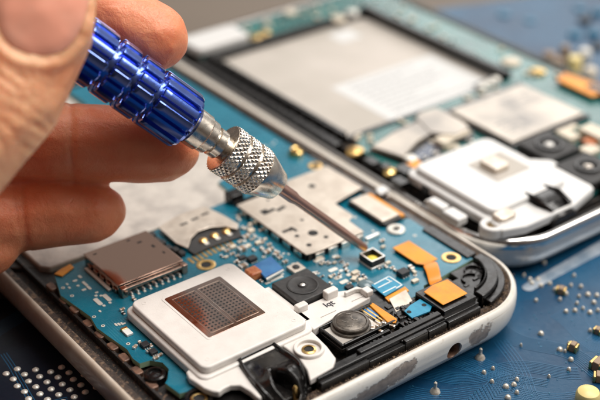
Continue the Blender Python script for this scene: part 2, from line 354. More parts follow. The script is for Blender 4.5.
# glare streak on the board, upper right, painted as a pale raised strip
a = at(528, 288, 0); b = at(640, 226, 0); d = Vector((b[0]-a[0], b[1]-a[1])).normalized(); n = Vector((-d.y, d.x))
pts = [Vector(a)+Vector((math.cos(t), math.sin(t)))*1.1 for t in [math.atan2(d.y, d.x)+math.pi/2+math.pi*k/8 for k in range(9)]]+[Vector(b)-n*1.7, Vector(b)+n*1.7]
MB().prism([tuple(q) for q in pts], 0.0, .16).build('glare_streak', 'streak', mb, bevel=.06)
# parts clustered far right behind the second phone
for (x, y, h, m_, rr) in ((574, 66, 5, 'cream', 1.9), (558, 64, 3.0, 'ceramic', 1.6), (590, 74, 3.2, 'ceramic2', 1.8), (585, 55, 3, 'pad', 1.6), (549, 56, 2.0, 'ceramic', 1.6), (565, 52, 3.5, 'ceramic', 1.3),
                      (585, 20, 1.2, 'greyslot', 1.8), (594, 33, 1.2, 'mbtrace2', 1.8), (575, 34, 1.0, 'mbtrace2', 1.8), (598, 12, 1.2, 'mbtrace2', 1.8), (504, 14, .5, 'mbtrace2', 1.8), (580, 8, .6, 'mbtrace2', 1.8), (530, 20, .4, 'mbtrace2', 1.6), (598, 46, .9, 'greyslot', 1.8)):
    p = at(x, y, h/2); MB().lathe([(rr, -.01), (rr, h*.8), (rr*.75, h), (rr*.1, h+.1)], *p, 20).build('electrolytic_capacitor', m_, mb)
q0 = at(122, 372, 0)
MB().prism([(q0[0]-75, q0[1]-32), (q0[0]+4, q0[1]-32), (q0[0]+4, q0[1]+95), (q0[0]-75, q0[1]+95)], -.02, .012).build('board_shade_sheet', 'mbdark', mb, smooth=False)  # near-black sheet laid on the board as painted shade
# plastic expansion slot lower left
p0 = at(-60, 282, 0)
q = MB().box(0, 26, 0, 3.0, -.01, 7).box(0, 26, 4.6, 7.6, -.01, 7).box(0, 26, 3.0, 4.6, -.01, 3.5)
q.xf(Matrix.Translation((p0[0]-4, p0[1]-4, 0))@Matrix.Rotation(math.radians(-38), 4, 'Z')).build('expansion_slot', 'greyslot', mb, bevel=.3)

# ------------------------------------------------------------------ generic small parts
_src = {}
def copyobj(src, name, parent, u, v, z, ang):
    o = src.copy(); COL.objects.link(o); o.name = name; o.parent = parent
    o.location = (Vector((u, v, z))-WLOC[parent.name])*S; o.rotation_euler = (0, 0, ang); return o
def smd(parent, u, v, z, l=1.0, w=.55, h=.45, ang=0, kind='capacitor'):
    key = (kind, l, w, h)
    if key not in _src:
        b = MB()
        if kind == 'capacitor': b.box(-l/4, l/4, -w/2, w/2, 0, h).m(1).box(-l/2, -l/4, -w/2-.02, w/2+.02, 0, h+.03).box(l/4, l/2, -w/2-.02, w/2+.02, 0, h+.03); ms = ['ceramic', 'solder']
        elif kind == 'resistor': b.box(-l/3.2, l/3.2, -w/2, w/2, 0, h*.7).m(1).box(-l/2, -l/3.2, -w/2, w/2, 0, h*.75).box(l/3.2, l/2, -w/2, w/2, 0, h*.75); ms = ['chipblack', 'solder']
        elif kind == 'chip':
            b.box(-l/2, l/2, -w/2, w/2, .05, h).m(1)
            for k in range(3):
                for s in (-1, 1): x = (k-1)*l*.3; b.box(x-.1, x+.1, s*(w/2+.12)-.12, s*(w/2+.12)+.12, 0, .15)
            ms = ['chipblack', 'solder']
        elif kind == 'solder_pad': b.rbox(-l/2, l/2, -w/2, w/2, 0, .09, min(l, w)*.3, 3); ms = ['pad']
        elif kind == 'inductor': b.box(-l/2, l/2, -w/2, w/2, 0, h); ms = ['ceramic2']
        elif kind == 'via': b.ring(0, 0, .16, .34, 0, .06, 14).m(1).cyl(0, 0, .17, 0, .03, 10); ms = ['pad', 'hole']
        WLOC['__o'] = Vector((0, 0, 0))
        o = b.build(kind, ms, None, bevel=.05 if kind in ('capacitor', 'chip', 'inductor', 'resistor') else 0)
        _src[key] = o; o.parent = parent; o.location = (Vector((u, v, z))-WLOC[parent.name])*S; o.rotation_euler = (0, 0, ang); return o
    return copyobj(_src[key], kind, parent, u, v, z, ang)
def screw_ring(parent, u, v, z, r0, r1, name='screw_hole', m_='gold'):
    return MB().lathe([(r0, z-.3), (r0, z+.10), ((r0+r1)/2, z+.16), (r1, z+.10), (r1, z-.02)], u, v, 32, close=False).m(1).cyl(u, v, r0*.98, z-.35, z+.01).build(name, [m_, 'hole'], parent)

# ------------------------------------------------------------------ phone shells
def shell(ph, U0, U1, V0, V1, rimmat, outer, chrome=False, R=12.0):
    A0, A1, B0, B1 = outer
    def lp(d, z): return inset_rr(A0, A1, B0, B1, R+1, d, z)
    prof = [(7, .02), (4.2, .15), (2.4, .8), (1.1, 1.9), (.35, 3.2), (.02, 4.8), (0, 6.2), (.18, 7.3), (.55, 7.85), (.85, 8.0), (1.15, 7.95), (1.3, 7.6), (1.32, 3.0)]
    b = MB().loft([lp(d, z) for d, z in prof], cap0=True, cap1=True)
    case = b.build('casing', rimmat, ph, ang=60)
    if chrome:
        MB().loft([lp(.0-.06, 6.2), lp(-.1, 6.9), lp(.1, 7.7), lp(.5, 8.12), lp(1.0, 8.2), lp(1.1, 7.9)], cap0=False, cap1=False).build('chrome_band', 'chrome', ph, ang=60)
    # inner frame: floor with double wall
    b = MB().loft([inset_rr(U0, U1, V0, V1, R, 1.75, 2.9), inset_rr(U0, U1, V0, V1, R, 1.75, 7.2), inset_rr(U0, U1, V0, V1, R, 2.0, 7.3), inset_rr(U0, U1, V0, V1, R, 2.05, 6.2),
                   inset_rr(U0, U1, V0, V1, R, 3.9, 6.2), inset_rr(U0, U1, V0, V1, R, 3.95, 7.7), inset_rr(U0, U1, V0, V1, R, 4.5, 7.7), inset_rr(U0, U1, V0, V1, R, 4.55, 6.9)])
    fr = b.build('inner_frame', 'dirtyblack', ph, bevel=.08)
    return case, fr

# =================================================================== PHONE 1
U0, U1, V0, V1 = -0.9, 71.6, -1.3, 134.0
p1 = empty('smartphone', (35, 66, 0), 'opened phone in front with scuffed white casing and blue circuit board under the screwdriver', 'smartphone')
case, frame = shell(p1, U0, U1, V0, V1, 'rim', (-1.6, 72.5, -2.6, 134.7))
# jack hole in the front wall: a lined socket set in the wall (dark bore, bevelled collar)
VF = -2.6; r_ = RM@np.array([455-300, 200-351.5, -F]); t_ = (VF-CAM[1])/r_[1]; ju = float(CAM[0]+t_*r_[0]); jz = float(CAM[2]+t_*r_[2])
cut = MB().lathe([(1.62, -1.0), (1.62, 4.2)], 0, 0, 32, org=Vector((ju, VF-1, jz)), ax=Vector((0, 1, 0))).build('jack_cutter', 'hole', p1)
bo = case.modifiers.new('jack', 'BOOLEAN'); bo.operation = 'DIFFERENCE'; bo.object = cut; bo.solver = 'EXACT'
dg = bpy.context.evaluated_depsgraph_get(); nm = bpy.data.meshes.new_from_object(case.evaluated_get(dg)); case.modifiers.clear(); case.data = nm
bpy.data.objects.remove(cut, do_unlink=True)
for p in case.data.polygons: p.use_smooth = True
case.data.set_sharp_from_angle(angle=math.radians(50))
MB().lathe([(1.60, .25), (1.60, 3.4), (1.25, 3.4), (1.25, .6), (1.45, .25), (1.60, .25)], 0, 0, 32, org=Vector((ju, VF+.25, jz)), ax=Vector((0, 1, 0)), close=False).build('headphone_jack', 'brownrim', p1)
# worn inner lip (brown) all along the casing
MB().loft([inset_rr(U0, U1, V0, V1, 12, -.1, 6.8), inset_rr(U0, U1, V0, V1, 12, -.1, 7.45), inset_rr(U0, U1, V0, V1, 12, 1.9, 7.35), inset_rr(U0, U1, V0, V1, 12, 1.9, 6.8)], cap0=False, cap1=False).build('dusty_gasket', 'gasket', p1)
# side button on left edge
q = at(52, 343, 5)
MB().box(U0-.55, U0+.4, q[1]-5.5, q[1]+5.5, 4.2, 6.2).build('volume_button', 'brownrim', p1, bevel=.35)
# black ribs of the frame, left channel: copper toned clips between ridge and board
ribs = MB()
for k in range(9):
    v = 16+k*4.1+random.uniform(-.5, .5); ribs.rbox(3.2, 4.6, v, v+2.2, 6.3, 7.9+random.uniform(-.2, .3), .4)
ribs.build('frame_clips', 'brownrim', p1, bevel=.15)
# front wall and blocks
def P10(pts, z=10): return poly(pts, z)
fw = MB()
fw.box(23.8, 50.4, .35, 1.15, 6.3, 9.6)           # outer wall
fw.box(33.0, 50.4, 1.15, 2.2, 6.3, 9.9)
fw.box(40.8, 50.6, .1, .35, 7.0, 9.2)
fw.box(24.2, 33.0, 1.3, 2.3, 6.3, 9.2)
fw.box(50.4, 58.2, 0.2, 1.6, 6.3, 9.3)
fw.box(50.9, 58.3, 1.0, 8.2, 6.3, 10.1)           # block below the orange pad
fw.box(44.0, 50.6, 2.4, 8.0, 6.3, 8.9)
fw.box(46.2, 47.0, 1.9, 6.5, 8.9, 9.5)
fw.box(4.5, 23.0, 0.8, 10.5, 6.3, 8.1)
fw.box(42.8, 47.6, 7.4, 13.8, 6.3, 9.0)
for (a_, b_, h_) in ((23.8, 33.5, 9.1), (33.6, 41, 8.8), (41.1, 46, 9.3), (46.2, 50.2, 9.0), (50.6, 58.0, 8.9)): fw.box(a_, b_, -.55, .34, 6.3, h_)
fw.build('front_wall', 'black', p1, bevel=.22, seg=3)
cc_ = (U1-12, V0+12); bl = random.Random(21); kb = MB()
for i in range(70):
    u = bl.uniform(42.5, 50.4); v = bl.uniform(2.3, 8.8); kb.box(u-bl.uniform(.1, .7), u+bl.uniform(.1, .7), v-bl.uniform(.1, .5), v+bl.uniform(.1, .5), 8.8, 8.9+bl.uniform(.05, .45))
for i in range(26):
    u = 34+i*.92+bl.uniform(-.2, .2); kb.box(u, u+bl.uniform(.15, .6), bl.uniform(1.9, 2.2), 2.5, 8.0, 9.4+bl.uniform(0, .6))
for i in range(6):
    u = bl.uniform(58.5, 66); v = bl.uniform(3, 10.3)
    if math.hypot(u-cc_[0], v-cc_[1]) > 7: continue
    kb.box(u-bl.uniform(.1, .8), u+bl.uniform(.1, .8), v-bl.uniform(.1, .5), v+bl.uniform(.1, .5), 8.6, 8.75+bl.uniform(.0, .3))
kb.build('moulded_ribs', 'black', p1, bevel=.05)
# corner ribs (right) : concentric arcs
def arc(u, v, r0, r1, a0, a1, z0, z1, mbx, n=16):
    pts = [(u+r1*math.cos(math.radians(a0+(a1-a0)*i/n)), v+r1*math.sin(math.radians(a0+(a1-a0)*i/n))) for i in range(n+1)]
    pts += [(u+r0*math.cos(math.radians(a1-(a1-a0)*i/n)), v+r0*math.sin(math.radians(a1-(a1-a0)*i/n))) for i in range(n+1)]
    mbx.prism(pts, z0, z1)
cc = (U1-12, V0+12)
cr = MB(); arc(*cc, 7.6, 9.6, -88, 2, 6.3, 9.4, cr); arc(*cc, 9.6, 10.9, -84, 0, 6.3, 8.5, cr); arc(*cc, 7.2, 7.6, -86, -8, 6.3, 9.9, cr)
cr.prism([(58.3, 1.0), (66, 5), (67.5, 10.5), (61, 10.5), (61, 8.4), (58.3, 8.4)], 6.3, 8.7)
cr.box(66.8, 69.2, 12, 24, 6.3, 8.9).box(67.8, 69.6, 24, 60, 6.3, 8.2).box(68.8, 69.6, 60, 126, 6.3, 8.4)
cr.build('corner_ribs', 'black', p1, bevel=.2, seg=3)
cr = MB(); arc(62.6, 6.6, 1.5, 1.8, 20, 190, 8.7, 9.1, cr, 14); arc(64.6, 8.3, 1.3, 1.6, -20, 160, 8.7, 9.2, cr, 12); cr.build('boss_rim', 'black', p1, bevel=.08)
MB().cyl(64.6, 6.2, .8, 8.7, 8.74).prism([(65.8, 7.0), (67.4, 8.2), (66.6, 9.2), (65.2, 8.2)], 8.7, 8.75).build('recess', 'hole', p1)
# grit packed between casing and frame
gr = MB(); rg = random.Random(5)
for i in range(2600):
    if rg.random() < .7: u = rg.uniform(6, 60); v = rg.gauss(-.4, .38); z = 7.5
    else:
        a = math.radians(rg.uniform(-90, 0)); r = rg.gauss(11.3, .5); u = cc[0]+r*math.cos(a); v = cc[1]+r*math.sin(a); z = 7.6
    s = rg.uniform(.06, .2); zz = z+rg.uniform(-.15, .15)
    gr.faces([(u+rg.uniform(-s, s), v+rg.uniform(-s, s), zz) for _ in range(3)]+[(u, v, zz+s*1.2)], [[0, 1, 2], [0, 1, 3], [1, 2, 3], [2, 0, 3]])
for i in range(700):
    u = rg.uniform(1.1, 3.0); v = rg.uniform(12, 70); s = rg.uniform(.04, .13); z = 6.22
    gr.faces([(u+rg.uniform(-s, s), v+rg.uniform(-s, s), z) for _ in range(3)]+[(u, v, z+s)], [[0, 1, 3], [1, 2, 3], [2, 0, 3]])
tag(gr.build('grit', 'grit', p1, smooth=False), kind='stuff')
# ---- circuit board 1
BZ = 8.5
out = [(5.8, 52.6), (3.6, 46), (4.2, 41), (4.6, 37.5), (3.9, 34), (4.3, 30.5), (4.9, 26), (4.4, 23.4)]
cx, cy = at(148, 372, 8.5)
out += [(4.6, 21.6), (6.3, 21.3), (7.6, 19.6), (7.5, 17.6), (6.0, 15.6), (5.2, 15.0), (5.6, 11.5), (10, 10.4)]
out += [(14, 14), (30.6, 14.6), (30.9, 15.6), (44, 15.2), (46.6, 10.0), (51.0, 8.9), (54, 9.2), (55, 10.5), (58, 10.4), (61.5, 10.8), (67.7, 11.4)]
out += [(67.9, 28.6), (66.4, 29.5), (66.4, 48), (67.8, 52), (67.8, 118), (43.2, 118), (43.2, 85), (54, 81), (54, 64), (47, 62), (46.4, 55.0), (26.8, 54.0), (9.6, 53.2)]
pcb = MB().prism(out, BZ-1.0, BZ)
pcb.bm.faces.ensure_lookup_table()
for f in pcb.bm.faces:
    f.normal_update(); f.material_index = 0 if abs(f.normal.z) > .5 else 1
pcb = pcb.build('circuit_board', ['pcb', 'pcbedge'], p1, smooth=False)
# battery well plate behind
MB().prism([(5.2, 57), (6.5, 55.5), (53.2, 55.5), (53.2, 80), (42.5, 84), (42.5, 118), (5.2, 118)], 6.0, 8.0).build('battery_plate', 'plate', p1, bevel=.3)
MB().rbox(3.9, 68.0, 119.5, 129.5, 6.0, 8.6, 3).build('bottom_module', 'black', p1, bevel=.3)
# orange tab at the board corner
MB().prism(poly([(54, 274), (59, 270), (70, 264), (74, 267), (62, 276)], 8.8), 8.52, 8.85).build('orange_tab', 'orange', pcb, bevel=.1)

# ---- SD card slot
u0, u1, v0, v1 = 11.6, 24.6, 38.9, 52.3; zt = 10.6
cs = MB()
cs.box(u0, u1, v0+.9, v1, zt-.22, zt)                                   # lid
cs.box(u0+.3, u1-.3, v0+.7, v0+.95, 8.5, zt-.3)                         # rear bar of the mouth
cs.box(u0-.02, u0+.22, v0+1.2, v1-.4, 8.5, zt-.1).box(u1-.22, u1+.02, v0+1.2, v1-.4, 8.5, zt-.1)
cs.box(u0-.1, u0+1.0, v0-.35, v0+.85, 8.5, zt-.25).box(u1-1.0, u1+.1, v0-.35, v0+.85, 8.5, zt-.25)
cs.box(u0+.8, u1-.8, v0-.25, v0+.35, zt-.95, zt-.35)
for k in range(5): cs.box(u0-.3, u0-.02, v0+1.6+k*2.2, v0+2.9+k*2.2, 8.5, 9.5)
slot = cs.build('memory_card_slot', 'slotmetal', p1, bevel=.12)
for k in range(9):
    u = u0+1.7+k*1.2; smd(slot, u, v0-.45, 8.5, .45, .8, .3, 0, 'solder_pad')
    MB().box(u-.16, u+.16, v0-.55, v0+.2, 8.5, 9.1).build('contact', 'solder', slot, bevel=.06)
hs = MB()
for (x, y, a, b) in ((21.5, 49.5, .9, .45), (22.8, 46.9, .5, .9), (20.2, 51.2, .7, .35), (13.2, 50.9, .7, .3), (23.2, 44, .35, .7)): hs.box(x-a/2, x+a/2, y-b/2, y+b/2, zt, zt+.02)
hs.build('lid_cutout', 'hole', slot)
MB().box(u0-1.0, u0-.35, v0+3, v0+11.5, 8.5, 8.95).build('side_rail', 'pad', slot, bevel=.1)

# ---- SIM reader (curved tin plate with black throat and three gold contacts)
sz = 9.6
sim_pts = poly([(158, 227), (180, 214), (204, 206), (222, 214), (239, 224), (237, 229), (226, 226), (210, 227), (198, 231), (191, 238), (188, 248), (176, 243)], sz)
sim = MB().prism(sim_pts, sz-.25, sz).build('sim_card_reader', 'tin', p1, bevel=.08)
MB().prism(poly([(188, 250), (190, 238), (199, 230), (212, 225), (226, 224), (240, 230), (242, 236), (228, 240), (206, 248), (194, 254)], 9.0), 8.5, 9.0).build('contact_throat', 'blackm', sim, bevel=.1)
for (x, y) in ((203, 240), (214, 235), (226, 231)):
    c = at(x, y, 9.2); MB().lathe([(.85, 8.95), (.8, 9.2), (.5, 9.45), (.1, 9.5)], *c, 16).m(1).box(c[0]-.4, c[0]+.4, c[1]-1.6, c[1]-.6, 8.95, 9.15).build('gold_contact', ['gold', 'pad'], sim)
for (x, y) in ((152, 234), (157, 239), (162, 243), (168, 246), (175, 250), (181, 252)):
    c = at(x, y, 9.3); MB().box(c[0]-.5, c[0]+.6, c[1]-.7, c[1]+.7, 8.5, 9.2+random.uniform(0, .5)).build('side_latch', 'blackm', sim, bevel=.15)
for (x, y) in ((184, 224), (195, 219), (205, 214)):
    c = at(x, y, sz); MB().box(c[0]-.8, c[0]+.8, c[1]-.25, c[1]+.25, sz, sz+.03).build('plate_slit', 'hole', sim)
# ---- gold finger row
a = at(191, 261, BZ); b = at(231, 243, BZ)
for k in range(10):
    t = k/9; u = a[0]+(b[0]-a[0])*t; v = a[1]+(b[1]-a[1])*t
    MB().box(u-.27, u+.27, v-.95, v+.95, BZ, BZ+.08).build('gold_finger', 'gold', pcb)
# ---- screw holes on the board
c = at(206, 265, BZ); screw_ring(pcb, *c, BZ, .95, 1.75)
c = at(451, 258, BZ); screw_ring(pcb, *c, BZ, .95, 1.75)
c = at(315, 166, BZ); screw_ring(pcb, *c, BZ, .7, 1.5)
c = at(396, 229, BZ+.3)
MB().lathe([(1.7, BZ), (1.75, BZ+.25), (1.5, BZ+.5), (.9, BZ+.55), (.75, BZ+.3)], *c, 28).m(1).cyl(c[0], c[1], .6, BZ+.3, BZ+.33).build('washer', ['pad', 'hole'], pcb)
c = at(396, 231, BZ)
c = at(296, 155, BZ); MB().lathe([(1.6, BZ), (1.5, BZ+1.0), (1.0, BZ+1.5), (.6, BZ+1.3), (.5, BZ+.8)], *c, 24).build('coax_connector', 'brass', pcb)
c = at(235, 197, 9.5); MB().box(c[0]-1.6, c[0]+1.4, c[1]-1.2, c[1]+1.4, 8.5, 10.6).build('black_connector', 'black', pcb, bevel=.2)

# ---- RF shield, L shaped
SZ = 10.0
sh_pts = [(43.4, 50.5), (43.4, 28.8), (46, 28.4), (56.6, 28.6), (56.8, 33.2), (58.6, 34.0), (58.7, 39.7), (66.8, 41.2), (66.6, 52.2), (56, 52.2), (55.6, 50.7)]
sh = MB().prism(sh_pts, SZ-.22, SZ).build('metal_shield', 'tin', p1, bevel=.12)
sd = MB()
for (x0, x1, y0, y1) in ((43.6, 43.75, 29, 50.2), (43.8, 56.4, 28.6, 28.8)):
    sd.box(x0, x1, y0, y1, 8.5, SZ-.25)
sd.box(43.8, 66.3, 51.8, 51.95, 8.5, SZ-.25).box(58.9, 66.4, 41.4, 41.6, 8.5, SZ-.3)
sd.build('side_wall', 'dirtyblack', sh)
tabs = MB()
for k in range(6): tabs.box(43.2, 43.42, 30+k*3.4, 32.2+k*3.4, 8.5, 9.75)
for k in range(4): tabs.box(45+k*3, 47+k*3, 28.0, 28.3, 8.5, 9.75)
tabs.build('solder_tabs', 'steel', sh, bevel=.05)
ho = MB()
def hrect(x, y, l, w, a=0):
    c = at(x, y, SZ); q = MB().box(-l/2, l/2, -w/2, w/2, SZ, SZ+.02); q.xf(Matrix.Translation((c[0], c[1], 0))@Matrix.Rotation(a, 4, 'Z')); 
    me = bpy.data.meshes.new('t'); q.bm.to_mesh(me); ho.bm.from_mesh(me); q.bm.free(); bpy.data.meshes.remove(me)
for (x, y, l, w, a) in ((265, 212, 1.5, 1.6, .0), (271, 210.5, 1.9, .8, .1), (281, 208.5, 2.2, .8, .2), (286, 231, 1.6, .7, 0), (291, 229, 1.2, .9, .3), (295, 230, .6, 1.0, 0)): hrect(x, y, l, w, a)
for (x, y, r) in ((313, 233, .95), (297, 236, .45), (309, 245, .5), (326, 237, .45), (302, 220, .35), (312, 186, .7), (268, 200, .3)):
    c = at(x, y, SZ); ho.cyl(c[0], c[1], r, SZ, SZ+.02, 20)
ho.build('shield_holes', 'hole', sh)
MB().box(56.2, 59.4, 27.2, 27.9, 8.5, 9.2).build('grounding_spring', 'solder', p1, bevel=.1)
# ---- module with orange edge, upper right
r_ = rect([(351, 198), (368, 195), (402, 210), (383, 223)], 9.7)
mo = MB().box(61.9, 66.2, 29.6, 39.3, 8.5, 9.7).build('rf_module', 'tin', p1, bevel=.15)
MB().box(61.5, 61.88, 29.4, 39.4, 8.5, 9.2).box(61.9, 66.2, 28.9, 29.55, 8.5, 9.3).build('black_skirt', 'black', mo, bevel=.08)
MB().box(66.22, 67.2, 29.2, 39.3, 8.6, 9.45).build('orange_edge', 'orange', mo, bevel=.1)

# ---- small open can under the screwdriver tip
cz = 10.2; u0, u1, v0, v1 = 50.9, 54.1, 19.6, 23.1
can = MB()
can.box(u0, u1, v0, v0+.3, 8.9, cz).box(u0, u1, v1-.3, v1, 8.9, cz).box(u0, u0+.3, v0+.3, v1-.3, 8.9, cz).box(u1-.3, u1, v0+.3, v1-.3, 8.9, cz)
can = can.build('open_can', 'blackm', p1, bevel=.08)
MB().box(u0-.12, u1+.12, v0-.12, v1+.12, 8.5, 8.88).build('can_base', 'solder', can, bevel=.08)
rr = MB(); rr.box(u0, u1, v0, v0+.28, cz+.002, cz+.08).box(u0, u1, v1-.28, v1, cz+.002, cz+.08).box(u0, u0+.28, v0+.28, v1-.28, cz+.002, cz+.08).box(u1-.28, u1, v0+.28, v1-.28, cz+.002, cz+.08)
rr.build('can_rim', 'solder', can, bevel=.03)
c = ((u0+u1)/2, (v0+v1)/2)
MB().lathe([(1.25, 8.9), (1.15, 9.35), (.8, 9.6), (.2, 9.7)], *c, 20).build('yellow_core', 'yellow', can)

# ---- orange flex : pad, strap, pad
f1 = MB().prism([(57.9, 22.1), (57.9, 15.6), (58.8, 14.4), (61.9, 14.4), (61.9, 22.1)], 9.05, 9.25).build('flex_cable', 'orange', p1, bevel=.06)
MB().box(58.2, 61.6, 15, 21.8, 8.5, 9.04).build('connector_block', 'black', f1, bevel=.1)
# strap drapes from pad 1 (z 9.2) down across the gap and up to pad 2 (z 10.4)
ts = [(59.9, 14.6, 9.28, 1.8), (59.2, 13.0, 9.45, 1.55), (58.2, 11.4, 9.2, 1.5), (57.2, 10.0, 9.0, 1.45), (56.2, 8.6, 9.6, 1.5), (55.6, 7.2, 10.3, 1.5)]
sb = MB(); vs = []; 
for (u, v, z, w) in ts: vs += [(u-w, v+.2, z), (u+w*.95, v-.2, z), (u+w*.95, v-.2, z-.14), (u-w, v+.2, z-.14)]
fs = []
for k in range(len(ts)-1):
    for i in range(4): fs.append([4*k+i, 4*k+(i+1) % 4, 4*k+4+(i+1) % 4, 4*k+4+i])
fs += [[0, 1, 2, 3], [4*len(ts)-4, 4*len(ts)-3, 4*len(ts)-2, 4*len(ts)-1]]
sb.faces(vs, fs); strap = sb.build('strap', 'orangeb', f1, ang=70)
ss = strap.modifiers.new('s', 'SUBSURF'); ss.levels = 2; ss.render_levels = 2
MB().prism([(51.7, 7.0), (51.7, 2.2), (57.3, 2.2), (57.5, 7.3), (54.2, 7.6)], 10.35, 10.55).build('lower_pad', 'orange', f1, bevel=.1)

# ---- blue contact board with tin tab
bq = poly([(371, 285), (389, 275), (404, 285), (385, 296)], 9.6)
bc = MB().prism(bq, 9.35, 9.6).build('antenna_contact_board', 'skyblue', p1, bevel=.05)
def line_on(pa, pb, z, w, mbx):
    a = Vector(at(*pa, z)); b = Vector(at(*pb, z)); d = (b-a).normalized(); n = Vector((-d.y, d.x))*w/2
    mbx.prism([tuple(a-n), tuple(b-n), tuple(b+n), tuple(a+n)], z+.002, z+.04)
tb = MB()
for l in (((374, 284.5), (389, 276.5)), ((389, 276.5), (402, 285)), ((378, 288), (392, 281)), ((383, 293), (396, 286.5)), ((386, 279), (391, 281.5)), ((402, 285), (396, 288.5))): line_on(*l, 9.6, .22, tb)
tb.build('white_traces', 'silk', bc)
MB().prism(poly([(385, 297), (405, 286), (409, 290), (389, 301)], 9.4), 9.0, 9.3).build('orange_edge', 'orange', bc)
tp = [(*at(389, 299, 9.4), 9.42), (*at(406, 289.5, 9.4), 9.42), (*at(413, 302, 8.9), 8.95), (*at(396, 312, 8.9), 8.95)]
MB().faces(tp+[(a, b, c-.2) for a, b, c in tp], [[0, 1, 2, 3], [4, 5, 6, 7], [0, 1, 5, 4], [1, 2, 6, 5], [2, 3, 7, 6], [3, 0, 4, 7]]).build('tin_tab', 'tin', bc, bevel=.05)
# lower blue contact with two holes
lb = MB().prism(poly([(404, 311), (410, 305), (420, 299), (432, 306), (430, 311), (412, 318)], 9.6), 9.3, 9.6).build('speaker_contact_board', 'skyblue', p1, bevel=.06)
for (x, y) in ((409, 312), (424, 305)):
    c = at(x, y, 9.6); MB().cyl(c[0], c[1], .42, 9.6, 9.62, 16).build('contact_hole', 'hole', lb)

# ---- front camera module
c0, c1, d0, d1 = 32.3, 40.1, 16.6, 24.2; CZ = 11.0
cam_ = MB().box(c0, c1, d0, d1, 8.6, CZ).build('camera_module', 'blackm', p1, bevel=.3, seg=3)
cc2 = ((c0+c1)/2, (d0+d1)/2)
MB().lathe([(2.75, CZ-.02), (2.75, CZ+.12), (2.5, CZ+.16), (2.3, CZ+.03), (1.3, CZ-.0+.03), (.9, CZ+.04), (.75, CZ+.25), (.55, CZ+.28), (.5, CZ+.08)], *cc2, 48).build('lens_ring', 'blackm', cam_)
MB().lathe([(.5, CZ+.03), (.42, CZ+.17), (.22, CZ+.25), (.02, CZ+.27)], *cc2, 24).build('lens', 'solder', cam_)

# ---- speaker module (white)
sp = MB()
sp.rbox(9.0, 30.9, 10.0, 33.9, 8.55, 10.3, 1.5)
sp = sp.build('speaker_module', 'white', p1, bevel=.35, seg=3)
MB().rbox(9.8, 30.2, 10.8, 33.2, 10.2, 11.6, 1.4, 8).build('raised_lid', 'white', sp, bevel=.35, seg=4)
fl = poly([(186, 372), (189, 378), (197, 383), (204, 388), (212, 391), (219, 392), (224, 388), (231, 385), (240, 385), (250, 391), (258, 398), (262, 397), (252, 384), (243, 371), (234, 358), (273, 339), (286, 348), (299, 358), (307, 370), (310, 380), (333, 367), (336, 358), (327, 346), (311, 330),
           (300, 320), (230, 350), (195, 362)], 9.9)
MB().prism(fl, 8.7, 9.9).build('lower_flange', 'white', sp, bevel=.25, seg=3)
# shelf and arm around the camera
ar = MB()
ar.box(30.6, 32.1, 12.6, 24.6, 8.6, 10.2)
ar.prism([(30.6, 15.9), (30.6, 10.2), (33.5, 10.6), (43.6, 11.6), (44.4, 12.2), (44.4, 13.6), (43.3, 15.0), (40.6, 16.3), (34, 16.3)], 8.6, 10.2)
ar.prism([(40.4, 14.6), (43.2, 14.6), (43.9, 13.3), (44.4, 13.3), (44.5, 12.0), (43.4, 11.8), (43.2, 13.6), (42.6, 14.0), (40.4, 14.0)], 10.15, 11.1)
ar.rbox(37.3, 39.8, 15.1, 16.5, 10.1, 11.7, .3).rbox(31.2, 33.4, 15.1, 16.4, 10.1, 11.4, .3)
ar.box(43.1, 44.6, 11.7, 13.4, 10.15, 11.3)
ar.build('bracket_arm', 'white', sp, bevel=.22, seg=3)
# raised corner around the brass screw
c = at(309, 350, 9.9); 
MB().ring(c[0], c[1], 1.9, 2.5, 9.85, 10.5, 36).build('screw_collar', 'white', sp, bevel=.15)
MB().lathe([(1.15, 9.8), (1.2, 10.05), (.8, 10.15), (.7, 9.6)], *c, 30, close=False).m(1).cyl(c[0], c[1], .75, 9.6, 9.98).build('screw_insert', ['brass', 'hole'], sp)
for (u_, v_) in ((11.6, 31.4), (28.4, 31.4), (11.6, 12.6), (28.4, 12.6)): MB().ring(u_, v_, .28, .4, 11.6, 11.625, 20).build('ejector_mark', 'white', sp)
gl = MB(); gl.box(31.0, 31.12, 12.8, 15.0, 10.2, 10.4).box(33.6, 36.8, 12.0, 12.12, 10.2, 10.38).box(40.5, 43.0, 12.4, 12.52, 10.2, 10.4); gl.build('moulding_ridge', 'white', sp, bevel=.03)
# letters printed on the arm
def text_mesh(txt, size, u, v, z, ang, name, m_, parent, sx=1.0, bold=0.0):
    cu = bpy.data.curves.new(name, 'FONT'); cu.body = txt; cu.size = size*S; cu.extrude = .012*S; cu.offset = bold*S; cu.align_x = 'CENTER'; cu.align_y = 'CENTER'
    t = bpy.data.objects.new('tmp', cu); COL.objects.link(t); dg = bpy.context.evaluated_depsgraph_get()
    me = bpy.data.meshes.new_from_object(t.evaluated_get(dg)); bpy.data.objects.remove(t, do_unlink=True)
    me.materials.clear(); me.materials.append(M[m_]); o = bpy.data.objects.new(name, me); COL.objects.link(o)
    o.parent = parent; o.location = (Vector((u, v, z))-WLOC[parent.name])*S; o.rotation_euler = (0, 0, ang); o.scale = (sx, 1, 1); WLOC[o.name] = WLOC[parent.name]; return o
c = at(329, 304, 10.22); text_mesh('lqt', 1.8, c[0], c[1], 10.225, math.radians(0), 'printed_mark', 'inkblack', sp, bold=.04)
